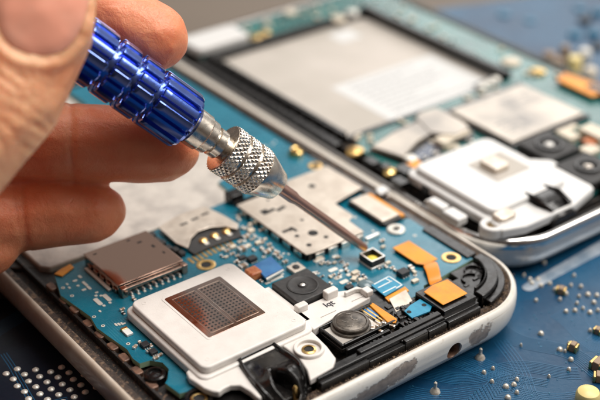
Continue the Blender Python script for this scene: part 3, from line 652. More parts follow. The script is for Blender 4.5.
# mesh window
m0, m1, n0, n1 = 14.8, 26.0, 16.9, 30.4; MZ = 11.6
MB().rbox(m0-.45, m1+.45, n0-.45, n1+.45, MZ-.1, MZ+.06, .6).build('window_frame', 'white', sp, bevel=.1)
mp = MB().rbox(m0, m1, n0, n1, MZ, MZ+.11, .4).build('speaker_grille', 'mirror', sp, bevel=.03)
pf = MB()
for (bx0, bx1, by0, by1) in ((15.9, 20.0, 18.0, 29.2), (20.9, 25.0, 18.0, 29.2)):
    nx = 6; ny = 14
    for i in range(nx):
        for j in range(ny):
            x = bx0+(i+.5)*(bx1-bx0)/nx; y = by0+(j+.5)*(by1-by0)/ny; pf.cyl(x, y, .2, MZ+.11, MZ+.125, 10)
tag(pf.build('perforations', 'hole', mp), kind='stuff')
fl_ = MB()
for (a0, a1, b0, b1) in ((15.7, 20.2, 17.8, 29.4), (20.7, 25.2, 17.8, 29.4)):
    fl_.box(a0, a1, b0, b0+.1, MZ+.11, MZ+.15).box(a0, a1, b1-.1, b1, MZ+.11, MZ+.15).box(a0, a0+.1, b0+.1, b1-.1, MZ+.11, MZ+.15).box(a1-.1, a1, b0+.1, b1-.1, MZ+.11, MZ+.15)
fl_.build('grille_border', 'steel', mp)

# ---- black audio port (arched hood over a bore)
def curve(pts, t):
    k = t*(len(pts)-1); i_ = min(int(k), len(pts)-2); f_ = k-i_
    def cr_(a, b, c, d, f): return .5*((2*b)+(-a+c)*f+(2*a-5*b+4*c-d)*f*f+(-a+3*b-3*c+d)*f**3)
    p = [pts[max(i_-1, 0)], pts[i_], pts[i_+1], pts[min(i_+2, len(pts)-1)]]
    return tuple(cr_(p[0][q], p[1][q], p[2][q], p[3][q], f_) for q in (0, 1))
LC = [at(*p) for p in ((235, 358, 10.5), (243, 371, 10.5), (253, 384, 10.4), (264, 396, 10.0), (274, 406, 8.9), (284, 413, 7.8))]
RC = [at(*p) for p in ((273, 340, 10.5), (286, 349, 10.5), (299, 359, 10.4), (306, 370, 10.0), (309, 384, 8.9), (308, 398, 7.6))]
AL = [Vector(at(*p)) for p in ((270, 366, 11), (278, 367, 11), (288, 372, 11), (297, 380, 10.3), (301, 389, 9.4), (299, 397, 8.8), (292, 401, 8.6), (284, 398, 9), (277, 390, 10), (272, 378, 11))]
def sdist(p):
    dmin = 1e9; ins = False; n = len(AL)
    for a in range(n):
        A, B = AL[a], AL[(a+1) % n]; ab = B-A; t = max(0, min(1, (p-A).dot(ab)/ab.length_squared)); dmin = min(dmin, (p-A-ab*t).length)
        if (A.y > p.y) != (B.y > p.y) and p.x < (B.x-A.x)*(p.y-A.y)/(B.y-A.y)+A.x: ins = not ins
    return -dmin if ins else dmin
def sst(a, b, x): x = max(0, min(1, (x-a)/(b-a))); return x*x*(3-2*x)
NS, NT = 60, 90; hvs = []; hfs = []
for jt in range(NT+1):
    for js in range(NS+1):
        t = jt/NT; q = js/NS; a_ = Vector(curve(LC, t)); b_ = Vector(curve(RC, t)); p = a_.lerp(b_, q); dd_ = sdist(p)
        e = min(q, 1-q)*(b_-a_).length; et = t*12.0
        z = 10.1+.6*(1-sst(.7, .95, min(e, et)))                           # border ridge of the back panel
        z += 1.15*sst(.30, .55, t)*sst(0, 2.2, min(e, 3))                    # cowl swells forward
        z += .25*math.exp(-((dd_-.45)/.35)**2)                               # lip of the mouth
        z -= .35*sst(.0, .25, .25-abs(q-.18))*sst(.1, .2, t)*(1-sst(.5, .8, t))
        z -= 4.2*sst(.05, -.9, dd_)
        z -= 3.2*sst(.42, 1.0, t)
        z -= 1.6*(1-sst(0, .35, e)); z -= 1.2*(1-sst(0, .25, et))
        hvs.append((p.x, p.y, z))
for jt in range(NT):
    for js in range(NS): a = jt*(NS+1)+js; hfs.append([a, a+1, a+NS+2, a+NS+1])
nb0 = len(hvs)
edge = [k for k in range(NS+1)]+[jt*(NS+1)+NS for jt in range(1, NT+1)]+[NT*(NS+1)+k for k in range(NS-1, -1, -1)]+[jt*(NS+1) for jt in range(NT-1, 0, -1)]
for k in edge: hvs.append((hvs[k][0], hvs[k][1], 6.6))
ne = len(edge)
for k in range(ne): hfs.append([edge[k], edge[(k+1) % ne], nb0+(k+1) % ne, nb0+k])
hood = MB().faces(hvs, hfs).build('jack_housing', 'black', p1, ang=60)
c = at(295, 388, 9.5); MB().lathe([(.42, 7.0), (.4, 9.6), (.15, 9.9)], *c, 14).build('contact_pin', 'brass', hood)

# ---- vibration/dome assembly in black frame
q = rect([(309, 327), (362, 303), (415, 322), (342, 352)], 9.8)
df = MB()
DF = (31.8, 43.2, 4.3, 10.8)
df.box(DF[0], DF[1], DF[2], DF[3], 8.3, 9.1)
df.box(DF[0], DF[1], DF[3]-.5, DF[3], 9.1, 9.9).box(DF[0], DF[0]+.5, DF[2], DF[3]-.5, 9.1, 9.9).box(DF[0]+.5, DF[1], DF[2], DF[2]+.45, 9.1, 9.9)
df.box(DF[0]+.2, 41, 3.1, 3.7, 8.3, 9.6)
df = df.build('dome_frame', 'black', p1, bevel=.15, seg=3)
MB().box(DF[0]+.7, 36.0, DF[2]+.7, DF[3]-.7, 9.12, 9.3).build('pale_shim', 'plate', df, bevel=.05)
MB().box(36.1, 42.6, DF[2]+.6, DF[3]-.6, 9.11, 9.24).build('silver_shim', 'steel', df, bevel=.05)
c = at(351, 321, 10.4)
dome = MB().lathe([(3.35, 9.25), (3.35, 9.75), (3.0, 9.8), (2.95, 9.95), (3.05, 10.3), (2.95, 10.45), (2.6, 10.5), (2.5, 10.42), (2.38, 10.5), (.1, 10.54)], c[0], c[1], 56).build('dome_button', 'dome', df)
sc_ = MB()
for (ox, oy, r, a0, a1) in ((.9, .2, .5, 90, 300), (-.9, -.5, .6, 200, 330), (.4, .9, .7, 20, 80), (-.4, 1.2, .9, 200, 260)):
    pts = [(c[0]+ox+r*math.cos(math.radians(a0+(a1-a0)*i/12)), c[1]+oy+r*1.4*math.sin(math.radians(a0+(a1-a0)*i/12)), 10.55) for i in range(13)]; sc_.tube(pts, .035, 6)
sc_.build('scratches', 'steel', dome)
# coils and small orange flex beside dome
MB().prism(poly([(368, 303), (373, 302), (397, 318), (396, 322), (388, 322)], 9.9), 9.5, 9.8).build('orange_strip', 'orange', df, bevel=.12)
ga = MB()
for (x0, y0, x1, y1) in ((362, 306, 384, 321), (359, 308, 380, 322), (366, 305, 386, 319)):
    line_on((x0, y0), (x1, y1), 9.5, .3, ga)
ga.build('gold_leads', 'gold', df)
MB().prism(poly([(363, 309), (369, 305), (381, 314), (375, 318)], 9.5), 9.1, 9.5).build('blue_foil', 'bluechip', df)
for (x, y) in ((384, 322), (378, 325), (372, 328), (388, 324), (364, 301), (380, 331), (392, 326)):
    c = at(x, y, 9.4); smd(df, c[0], c[1], 9.1, 1.1, .5, .5, random.uniform(0, 3), 'capacitor')

# ---- black screw post on the left, brass screw low
c = at(149, 368, 8.6)
c = (5.3, 18.2)
post = MB().lathe([(1.75, 6.5), (1.75, 8.3), (1.5, 8.5), (1.15, 8.5), (1.0, 8.1), (.8, 8.1), (.3, 8.3)], *c, 32).build('screw_post', 'black', p1)
c = at(199, 397, 8.6); screw_ring(p1, c[0], c[1], 8.3, .9, 1.35, 'brass_screw', 'brass')
MB().ring(c[0], c[1], 1.6, 2.2, 6.5, 8.7, 30).build('screw_boss', 'black', p1)

# ---- board details, listed from the photograph
def onb(x, y, z=BZ): return at(x, y, z)
for (x, y) in ((63, 288), (72, 296), (94, 317), (103, 326)): smd(pcb, *onb(x, y), BZ, kind='via')
for (x, y, l, w, a) in ((98, 302, .8, 2.3, 0), (107, 298, .8, 2.3, 0), (96, 296, .5, .5, 0), (101, 296, .5, .5, 0), (110, 303, .5, .5, 0), (104, 306, .5, .5, 0),
                        (75, 281, .8, .5, 0), (80, 277, .5, .9, 0), (85, 284, .5, 1.6, 0), (89, 288, .5, 1.2, 0), (84, 290, .8, .5, 0), (78, 286, .5, .5, 0),
                        (116, 325, .35, .8, 0), (119, 324.5, .35, .8, 0), (122, 324, .35, .8, 0), (91, 274, .5, 3.0, 0),
                        (319, 260, 2.2, 1.0, 0), (333, 270, 1.8, .9, 0), (338, 278, 1.5, .8, 0), (344, 282, 1.7, .9, 0), (341, 271, .8, .6, 0), (349, 275, 1.0, .8, 0),
                        (335, 257, 1.0, .8, 0), (402, 293, 2.0, .5, 0), (276, 279, 3.0, .7, 0), (268, 283, 1.2, .5, 0), (335, 246, 1.6, .7, 0)):
    smd(pcb, *onb(x, y), BZ, l, w, .3, a, 'solder_pad')
for k in range(7): smd(pcb, *onb(154+k*5.2, 283-k*2.6), BZ, .4, .7, .3, 0, 'solder_pad')
c = onb(127, 333); MB().box(c[0]-.6, c[0]+.6, c[1]-1.1, c[1]+.6, BZ, BZ+.45).m(1).box(c[0]-.6, c[0]+.6, c[1]+.6, c[1]+1.2, BZ, BZ+.5).build('led', ['silk', 'gold'], pcb, bevel=.08)
for (x, y, l, w, h, a, k) in ((145, 345, 1.3, 1.3, .6, 0, 'chip'), (153, 352, 1.2, 1.2, .6, 0, 'chip'), (135, 347, 1.0, .5, .4, .5, 'capacitor'), (156, 358, 1.0, .5, .4, 0, 'capacitor'), (149, 351, 1, .5, .4, .2, 'capacitor'),
                              (140, 343, .9, .5, .4, 1.4, 'capacitor'), (151, 346, .9, .5, .4, 1.4, 'capacitor'), (160, 355, .9, .5, .4, 0, 'capacitor'),
                              (242, 249, 1.6, 1.2, .8, 0, 'capacitor'), (267, 252, 1.4, .9, .6, 0, 'capacitor'), (276, 254, 1.4, .8, .6, .4, 'capacitor'), (252, 259, 1.6, 1.3, .8, 0, 'chip'), (242, 258, 1.4, .9, .6, 0, 'chip'),
                              (243, 266, 1.6, 1.1, .6, 0, 'capacitor'), (238, 262, 1.0, .5, .5, 1.5, 'capacitor'), (248, 246, 1.0, .8, .5, 0, 'inductor'), (233, 247, 1.2, .8, .5, 0, 'inductor'),
                              (262, 249, 1.0, .6, .5, 1.4, 'capacitor'), (271, 249, 1.0, .6, .5, 0, 'capacitor'), (280, 258, 1.0, .6, .5, 0, 'capacitor'), (232, 254, 1.0, .5, .4, 0, 'capacitor'),
                              (355, 273, 1.3, .9, .6, 0, 'inductor'), (354, 279, 1.2, .8, .6, .6, 'inductor'), (361, 281, 1.2, .8, .6, 1.2, 'inductor'), (358, 276, .9, .5, .5, .3, 'capacitor'), (364, 276, .9, .5, .5, 1.4, 'resistor'), (349, 287, 1.4, 1.0, .5, 0, 'chip'),
                              (403, 273, 1.9, 1.6, 1.0, 0, 'chip'), (411, 268, 1.2, .8, .6, 1.4, 'capacitor'), (414, 272, 1.0, .6, .5, 1.4, 'inductor'), (388, 263, 1.0, .6, .5, 0, 'inductor'), (386, 267, .9, .5, .4, 1.4, 'capacitor'),
                              (415, 281, 1.3, .8, .5, 0, 'inductor'), (364, 290, .9, .5, .5, 0, 'capacitor'), (382, 241, 1.0, .6, .5, 0, 'capacitor'), (383, 247, .9, .5, .5, 0, 'inductor'), (337, 213, .9, .5, .5, 0, 'capacitor'),
                              (227, 251, 1.0, .6, .5, 0, 'capacitor'), (222, 256, .9, .5, .4, 1.5, 'resistor'), (258, 243, 1.1, .8, .6, 0, 'inductor'), (246, 237, 1.3, .9, .6, 0, 'capacitor'), (251, 231, 1.2, 1.0, .7, 0, 'inductor'),
                              (240, 242, 1.0, .6, .5, .2, 'capacitor'), (255, 237, .9, .5, .5, 1.4, 'capacitor'), (262, 240, .9, .5, .5, 0, 'resistor'), (269, 245, .9, .5, .5, 0, 'capacitor'), (285, 262, 1.0, .6, .5, 0, 'capacitor')):
    smd(pcb, *onb(x, y, BZ+h/2), BZ, l, w, h, a, k)
rr_ = random.Random(11)
for (x0, y0, x1, y1, n) in ((228, 215, 262, 240, 12), (262, 240, 300, 258, 8), (120, 300, 140, 325, 4), (345, 262, 352, 272, 2), (315, 200, 340, 250, 0), (165, 268, 185, 275, 0), (385, 195, 440, 220, 5), (376, 268, 398, 274, 4)):
    for i in range(n):
        x = rr_.uniform(x0, x1); y = rr_.uniform(y0, y1); c = onb(x, y)
        if 43 < c[0] < 57 and c[1] > 28: continue
        smd(pcb, c[0], c[1], BZ, .9, .5, .4, rr_.choice([0, math.pi/2]), rr_.choice(['capacitor', 'resistor', 'inductor', 'capacitor']))
for i in range(46):
    u, v = rr_.choice([(rr_.uniform(57.5, 67), rr_.uniform(23, 40)), (rr_.uniform(5.5, 9), rr_.uniform(24, 50)), (rr_.uniform(44.5, 57), rr_.uniform(11, 28)), (rr_.uniform(26, 43), rr_.uniform(26, 53)), (rr_.uniform(55, 67), rr_.uniform(56, 90))])
    smd(pcb, u, v, BZ, kind='via') if rr_.random() < .45 else smd(pcb, u, v, BZ, .35, .6, .2, rr_.choice([0, math.pi/2]), 'solder_pad')
for i in range(60):
    if rr_.random() < .6: u, v = rr_.uniform(31.5, 42.8), rr_.uniform(26.5, 42)
    else: u, v = rr_.uniform(41.5, 50), rr_.uniform(16, 27.5)
    x, y = proj((u, v, BZ))
    if 244 < x < 288 and 252 < y < 281 or 286 < x < 306 and 258 < y < 275 or (u < 41 and v < 25) or v > 42.5: continue
    smd(pcb, u, v, BZ, .8, .45, .35, rr_.choice([0, math.pi/2]), rr_.choice(['capacitor', 'resistor', 'solder_pad', 'capacitor', 'inductor']))
# round clear gel drop
c = onb(366, 286); MB().lathe([(1.5, BZ), (1.4, BZ+.5), (.9, BZ+.85), (.1, BZ+1.0)], *c, 24).build('gel_drop', 'clear', pcb)
# blue foil chip and red connector
bf = MB().prism(poly([(253, 265), (271, 256), (283, 268), (265, 277)], 9.7), 9.3, 9.7).build('blue_foil_chip', 'bluechip', p1, bevel=.06)
MB().prism(poly([(266, 278), (283, 269), (284, 270), (267, 279.5)], 9.5), 9.2, 9.5).build('chip_edge', 'pad', bf)
c = at(253, 272, 9.6); MB().rbox(c[0]-1.1, c[0]+1.2, c[1]-1.2, c[1]+1.2, 8.5, 10.0, .3).build('red_connector', 'redbrown', p1, bevel=.2)
c = at(244, 277, 9.0); MB().box(c[0]-.3, c[0]+.3, c[1]-1.6, c[1]+2.6, 8.5, 9.3).build('tin_strip', 'steel', p1, bevel=.08)
c = at(296, 267, 9.2); sw = MB().box(c[0]-1.3, c[0]+1.3, c[1]-1.2, c[1]+1.2, 8.5, 9.2).build('tactile_switch', 'tin', p1, bevel=.1)
MB().lathe([(.7, 9.2), (.6, 9.35), (.1, 9.4)], *c, 16).build('switch_dome', 'chipblack', sw)
MB().box(61.5, 66.5, 10.75, 11.3, 7.3, 8.45).build('board_notch', 'pcbedge', pcb) if False else None

# =================================================================== PHONE 2
W0, W1, X0, X1 = 72.9, 143.6, 8.9, 129.0
p2 = empty('smartphone', (108, 70, 0), 'blurred opened phone behind, chrome rimmed with green board and a large labelled metal plate', 'smartphone')
case2, frame2 = shell(p2, W0, W1, X0, X1, 'silver2', (W0, W1, X0, X1), chrome=True)
pg = MB()
PZ = 8.5
pg.prism([(78.5, 14), (139.6, 14), (139.6, 125), (128.8, 125), (128.8, 61), (84, 61), (78.0, 57)], PZ-1, PZ)
pg.box(78.0, 128.75, 114.5, 125, PZ-1, PZ)
pcb2 = pg.build('circuit_board', 'pcbg', p2)
# battery well
wl = MB()
wl.box(78.0, 79.6, 61.5, 113.8, 6.3, 9.6).box(74.9, 77.2, 60, 114, 6.3, 8.6).box(126.8, 128.6, 61.5, 113.8, 6.3, 10.2).box(79.6, 126.8, 112.2, 114.2, 6.3, 9.2).box(79.6, 126.8, 61.3, 62.4, 6.3, 8.2)
for k in range(14): wl.box(77.2, 78.0, 63+k*3.6, 64.6+k*3.6, 6.3, 8.9)
wl.build('battery_well', 'black', p2, bevel=.3)
MB().box(79.6, 126.8, 62.4, 112.2, 6.3, 7.2).build('battery_plate', 'plate2', p2, smooth=False)
lbm = MB().box(93.5, 124.5, 63.5, 84.5, 7.2, 7.26).build('paper_label', 'label', p2, smooth=False)
lk = MB(); rl = random.Random(2)
for k in range(9):
    y = 66+k*2.0; x = 97 if k != 6 else 97; x1 = rl.uniform(106, 121)
    while x < x1: w = rl.uniform(.8, 2.6); lk.box(x, x+w, y, y+.5, 7.26, 7.28); x += w+.5
lk.build('printed_lines', 'ink', lbm, smooth=False)
MB().box(112, 118.5, 103, 109, 7.2, 7.25).build('white_sticker', 'label', p2, smooth=False)
# white speaker module
s2 = MB().rbox(76.8, 99.3, 16.2, 40.4, 8.55, 10.4, 2).build('speaker_module', 'white2', p2, bevel=.4, seg=3)
MB().rbox(78.2, 98.8, 17.0, 39.6, 10.3, 11.7, 2).build('raised_lid', 'white2', s2, bevel=.5, seg=4)
MB().prism([(77, 17), (76.2, 12.8), (81, 11.2), (94, 11.0), (101.5, 13), (103.5, 17), (103.5, 26), (99, 30)], 8.6, 10.6).build('lower_flange', 'white2', s2, bevel=.4, seg=3)
a = rect([(467, 166), (499, 151), (529, 167), (501, 182)], 11.7)
MB().box(a[0], a[1], a[2], a[3], 11.7, 11.8).build('grille_recess', 'plate2', s2, bevel=.05)
c = at(495, 166, 12.0); MB().rbox(c[0]-2.2, c[0]+1.8, c[1]-2.3, c[1]+2.3, 11.8, 13.0, .5).build('tin_block', 'tin', s2, bevel=.25)
c = at(492, 229, 9.5); MB().ring(c[0], c[1], 1.2, 2.4, 8.6, 10.7, 28).build('screw_collar', 'white2', s2, bevel=.3)
MB().cyl(c[0], c[1], 1.1, 8.6, 9.8).build('brass_screw', 'brass', s2)
c = at(505, 217, 10.6); MB().rbox(c[0]-2.5, c[0]+2.0, c[1]-1.4, c[1]+1.6, 10.4, 11.5, 1).build('clip', 'tin', s2, bevel=.4)
for (x, y, r) in ((455, 214, 1.4), (438, 203, 1.1)):
    c = at(x, y, 10); MB().rbox(c[0]-r, c[0]+r, c[1]-2.2, c[1]+2.2, 8.5, 10.2, .5).build('clip', 'white2', s2, bevel=.3)
# black audio dome
c = at(548, 201, 10.5)
dm = MB(); loops = []
for k in range(13):
    t = k/12; v = c[1]+4.6-9.4*t; zt = 9.4+2.4*math.sin(math.pi*(.15+.8*t)); loops.append([(c[0]-3.8, v, 7), (c[0]-3.6, v, zt-1.2), (c[0]-2.0, v, zt), (c[0]+2.0, v, zt), (c[0]+3.6, v, zt-1.2), (c[0]+3.8, v, 7)])
dm = dm.loft(loops).build('jack_housing', 'black', p2, bevel=.2)
MB().tube([(c[0]-2.6, c[1]+3.5, 11.3), (c[0]-2.9, c[1], 11.9), (c[0]-2.4, c[1]-3.5, 11)], .5).tube([(c[0]+2.4, c[1]+3.5, 11.3), (c[0]+2.6, c[1], 11.9), (c[0]+2.2, c[1]-3.5, 11)], .5).build('hood_ribs', 'black', dm)
# black frame blocks bottom right, cameras
MB().box(99.6, 104.2, 23, 34.4, 7.4, 9.6).box(104.4, 138.5, 12.6, 15.5, 7.4, 10.2).build('front_wall', 'black', p2, bevel=.3)
for (x, y, s_, rr0) in ((549, 145, 4.6, 2.9), (588, 167, 4.9, 2.6)):
    c = at(x, y, 10.8); cm = MB().box(c[0]-s_, c[0]+s_, c[1]-s_, c[1]+s_, 8.5, 10.8).build('camera_module', 'blackm', p2, bevel=.4)
    MB().ring(c[0], c[1], rr0-.6, rr0, 10.8, 11.3, 32).build('lens_ring', 'black', cm, bevel=.1)
    MB().lathe([(1.0, 10.82), (.9, 11.1), (.3, 11.3)], *c, 20).build('lens', 'solder' if s_ < 4.8 else 'steel', cm)
# main shield
sh2 = MB().box(103.4, 125.8, 36.9, 55.4, 8.6, 10.0).build('metal_shield', 'tin2', p2, bevel=.25)
MB().box(102.8, 126.6, 35.9, 36.85, 8.5, 9.5).box(102.6, 103.35, 36, 55.8, 8.5, 9.4).box(102.6, 127, 55.6, 57.4, 8.5, 9.3).box(84, 100, 60.2, 61.2, 8.5, 8.9).build('black_frame', 'black', p2)
dt = MB()
for r_i in range(4):
    for k in range(14):
        for (ox, oy) in ((106, 40), (114.5, 47)):
            if rl.random() < .8: dt.box(ox+k*.6, ox+k*.6+.4, oy+r_i*1.3, oy+r_i*1.3+.7, 10.0, 10.03)
dt.build('stamped_text', 'ink', sh2, smooth=False)
# card slot and SIM reader parts, beige
a = poly([(371, 146), (392, 133), (428, 116), (440, 128), (418, 140), (403, 156)], 10); q = MB().prism(a, 9.0, 10).build('memory_card_slot', 'tin2', p2, bevel=.2)
MB().prism(poly([(368, 150), (392, 131), (428, 114), (446, 130), (424, 146), (403, 163)], 9), 8.5, 8.98).build('black_skirt', 'black', q)
for (x, y, l, w, h) in ((436, 158, 5, 2.5, .8), (405, 168, 3, 3.5, 1.0), (372, 160, 2.2, 3, .8), (400, 180, 2.5, 3, 1.2), (462, 120, 1.5, 7, .6), (545, 120, 2, 6, .7), (480, 100, 5, 1.5, .7), (427, 186, 1.3, 2, 1.5), (552, 110, 3, 2, .6), (562, 118, 2, 2, .9), (386, 165, 2, 2, .6)):
    c = at(x, y, 8.5+h); MB().rbox(c[0]-l/2, c[0]+l/2, c[1]-w/2, c[1]+w/2, 8.5, 8.5+h, .3).build('black_chip', 'black', p2, bevel=.15)
a = poly([(415, 117), (420, 112), (437, 107), (462, 120), (470, 128), (455, 134), (430, 132)], 10.2); sm2_2 = sm2 = MB().prism(a, 9.3, 10.2).build('sim_card_reader', 'tin2', p2, bevel=.2); MB().prism(poly([(412, 121), (417, 118), (424, 127), (440, 134), (458, 134), (472, 131), (474, 138), (455, 142), (432, 139), (418, 131)], 9), 8.5, 9.25).build('contact_throat', 'black', sm2_2)
MB().prism(poly([(413, 146), (425, 138), (440, 140), (446, 147), (420, 160), (411, 157)], 9), 8.5, 8.9).build('grey_chip', 'greychip', p2)
for (x, y, w, l, h, m_) in ((443, 139, 1.3, 1.6, 2.0, 'ceramic2'), (457, 133, 3.0, 1.3, 1.3, 'ceramic2'), (454, 125, 2.8, 1.2, 1.0, 'ceramic2'), (411, 157, 1.2, 1.2, 1.2, 'pad'), (414, 165, 2.2, 1.6, .9, 'orange'),
                              (570, 134, 1.6, 1.6, 1.6, 'ceramic2'), (590, 148, 2, 1.6, 1.4, 'ceramic2'), (567, 128, 3, .8, .8, 'ceramic2'), (595, 130, 2.0, 3, 2.5, 'ceramic2'), (590, 140, 1.4, 1.4, 1.6, 'redbrown')):
    c = at(x, y, 8.5+h); MB().rbox(c[0]-w, c[0]+w, c[1]-l, c[1]+l, 8.5, 8.5+h, .4).build('component_block', m_, p2, bevel=.25)
for (x, y, r, m_) in ((355, 150, 1.9, 'gold'), (390, 171, 1.4, 'brass'), (537, 71, 2.2, 'brass'), (511, 61, 2.4, 'ceramic2'), (255, 37, 1.7, 'brass'), (264, 33, 1.7, 'brass'), (290, 12, 1.6, 'ceramic2'), (338, 18, 2.0, 'ceramic2'), (352, 12, 1.8, 'pad'),
                    (482, 86, 1.1, 'pad'), (489, 82.5, 1.1, 'pad'), (496, 79, 1.1, 'pad')):
    c = at(x, y, 9); MB().lathe([(r, 8.5), (r*.95, 9.1), (r*.5, 9.5), (.1, 9.55)], *c, 24).build('brass_contact' if m_ in ('gold', 'brass') else 'round_contact', m_, p2)
a = poly([(478, 91), (473, 84), (499, 72), (506, 80)], 8.9); MB().prism(a, 8.5, 8.75).build('contact_base', 'black', p2)
MB().prism(poly([(556, 79), (564, 72), (600, 84), (606, 92), (592, 96)], 9.8), 9.2, 9.8).build('flex_connector', 'orange', p2, bevel=.2)
MB().box(136.0, 139.0, 34, 46, 8.5, 10).build('side_block', 'black', p2, bevel=.3)
# white end module at the far-left corner
MB().rbox(77, 92.5, 114.8, 123.5, 8.5, 10.6, 1.5).build('end_module', 'white2', p2, bevel=.4)
MB().prism(poly([(375, 190), (383, 185), (390, 190), (380, 195)], 9), 8.5, 9.2).build('white_clip', 'white2', p2, bevel=.2)
for i in range(95):
    reg = rl.choice([(80, 84, 43, 60), (84, 102, 44, 60), (129.5, 138, 50, 122), (94, 126, 116, 124), (106, 126, 57, 60), (80, 100, 42, 46)])
    u = rl.uniform(reg[0], reg[1]); v = rl.uniform(reg[2], reg[3])
    smd(pcb2, u, v, PZ, 1.4, .8, .6, rl.choice([0, math.pi/2]), rl.choice(['capacitor', 'inductor', 'resistor', 'inductor']))

# =================================================================== SCREWDRIVER
tip = Vector((*at(366, 249, 10.35), 10.35))
fwd = RM@np.array([0, 0, -1.0])
dt_ = float((np.array(tip)-CAM)@fwd)
d = dt_
for _ in range(40):
    q = cp(187, 122, d); df_ = q-np.array(tip); lat = np.linalg.norm(df_-fwd*(df_@fwd)); d = dt_-.5*lat
ax = Vector(q)-tip; ax.normalize()
def s_at(px_x):                       # distance from tip along the axis whose projection has this pixel x
    lo, hi = 0.0, 160.0
    for _ in range(50):
        m_ = (lo+hi)/2
        if proj(tip+ax*m_)[0] > px_x: lo = m_
        else: hi = m_
    return lo
def dep(s): return float((np.array(tip+ax*s)-CAM)@fwd)
def rpx(w, s): return w/2*dep(s)/F
sd_ = empty('screwdriver', tuple(tip), 'precision screwdriver with fluted blue metal handle, knurled silver chuck and copper coloured bit', 'screwdriver')
s_cone = s_at(277.5); s_kn = s_at(257.5); s_kb = s_at(223); s_h = s_at(187)
# bit
s1 = s_at(295)
bt = MB(); rb = rpx(10.4, s1); rB = rpx(13.2, s1)
bt.lathe([(.5, .0), (.72, .4), (rb*.93, 3.0), (rb, 6), (rb, s1-.4), (rB, s1+.5), (rB, s_cone+3)], 0, 0, 28, org=tip, ax=ax); bt.build('bit', 'copper', sd_)
# chuck nut
ck = MB(); rk = rpx(53, (s_kn+s_kb)/2); rc = rpx(31, s_cone)
ck.lathe([(rB+.03, s_cone+1.2), (rB+.15, s_cone), (rc-.15, s_cone), (rc, s_cone+.2), (rk*.965, s_kn-.15), (rk*.965, s_kn+.1), (rk*.8, s_kn+.2)], 0, 0, 72, org=tip, ax=ax, close=False)
ck.build('chuck_cone', 'nickel', sd_, ang=25)
def tri(x): x = x % 1.0; return abs(2*x-1)
kl = s_kb-s_kn; nb = 3
def krad(r, h, a):
    if r < rk*.99: return r
    t = (h-s_kn); k = 31/(2*math.pi)
    g = max(tri(a*k+t*.85), tri(a*k-t*.85))
    return rk-.24*(g**1.4)
prof = []; NN = 150
for i in range(NN+1):
    h = s_kn+kl*i/NN; u = (i/NN)*nb; fr_ = u-math.floor(u)
    r = rk
    if (fr_ < .12 or fr_ > .88) and .1 < u < nb-.1: r = rk*.88
    if i < 3 or i > NN-3: r = rk*.93
    prof.append((r, h))
prof = [(rk*.5, s_kn)]+prof+[(rk*.5, s_kb)]
MB().lathe(prof, 0, 0, 340, org=tip, ax=ax, rfun=krad).build('knurled_nut', 'nickel', sd_, ang=22)
# collar between nut and handle
rc1 = rpx(40, s_h-2); rc2 = rpx(31, s_kb+2)
s_a = s_at(203); s_b = s_at(211)
MB().lathe([(rc2*.8, s_kb-.5), (rc2*.8, s_kb+.6), (rc2, s_kb+.7), (rc2, s_b-.5), (rc2*.84, s_b-.4), (rc2*.84, s_b+.2), (rc2*1.12, s_b+.3), (rc2*1.15, s_a-.2), (rc1*.9, s_a-.1), (rc1*.98, s_a+.2), (rc1, s_h-.8), (rc1*.86, s_h-.6), (rc1*.86, s_h+1)],
           0, 0, 64, org=tip, ax=ax).build('collar', 'nickel', sd_, ang=25)
sl = MB(); t_ = ax.orthogonal().normalized(); view = Vector(-fwd); side = (view-ax*view.dot(ax)).normalized(); side2 = ax.cross(side)
cen = tip+ax*(s_a-1.0)+(side*math.cos(.5)-side2*math.sin(.5))*(rc2*1.07)
# handle
HR = rpx(62.5, s_h)
cuts = [187, 150, 146, 128, 123.5, 106, 101, 76, 71, 50, 45, 20, 15, -30]
ss_ = [s_at(x) for x in cuts]; seglen_end = ss_[-1]
NF = 14
def hrad_seg(s0, s1, first):
    def f(r, h, a):
        if r < HR*.9: return r
        x = (a*NF/(2*math.pi)) % 1.0
        g = abs(x-.5)*2                    # 1 at groove centre
        g = max(0, min(1, (g-.58)/.16)); g = g*g*(3-2*g)
        e = min((h-s0), (s1-h)); dep_ = .95 if not first else .95
        return r-dep_*g
    return f
hb_ = MB()
for k in range(0, len(ss_)-1, 2):
    a0, a1 = ss_[k], ss_[k+1]; prof = [(HR*.72, a0-.02)]
    c_ = .8 if k == 0 else .22
    prof += [(HR*(.80 if k == 0 else .93), a0), (HR-c_*.35, a0+c_*.35), (HR, a0+c_)]
    prof += [(HR, a0+c_+(a1-.4-a0-c_)*i/6) for i in range(1, 7)]
    prof += [(HR*.985, a1-.2), (HR*.93, a1-.03), (HR*.72, a1+.02)]
    hb_.lathe(prof, 0, 0, 264, org=tip, ax=ax, rfun=hrad_seg(a0, a1, k == 0), close=True)
hb_.lathe([(HR*.77, ss_[0]+.8), (HR*.77, ss_[-1]-.5)], 0, 0, 64, org=tip, ax=ax)
handle = hb_.build('handle', 'navyhandle', sd_, ang=28)
MB().lathe([(HR*.6, ss_[-1]-.5), (HR*.6, ss_[-1]+1.2), (HR*.9, ss_[-1]+1.4), (HR*.96, ss_[-1]+4.5), (HR*.7, ss_[-1]+6.0), (HR*.2, ss_[-1]+6.3)], 0, 0, 64, org=tip, ax=ax).build('swivel_cap', 'navyhandle', sd_, ang=28)
print('jack', ju, jz); print('AXIS', ax, 'tip', tip, 'HR', HR, 'dep handle', dep(s_h), dep(s_at(60)), 'rk', rk)

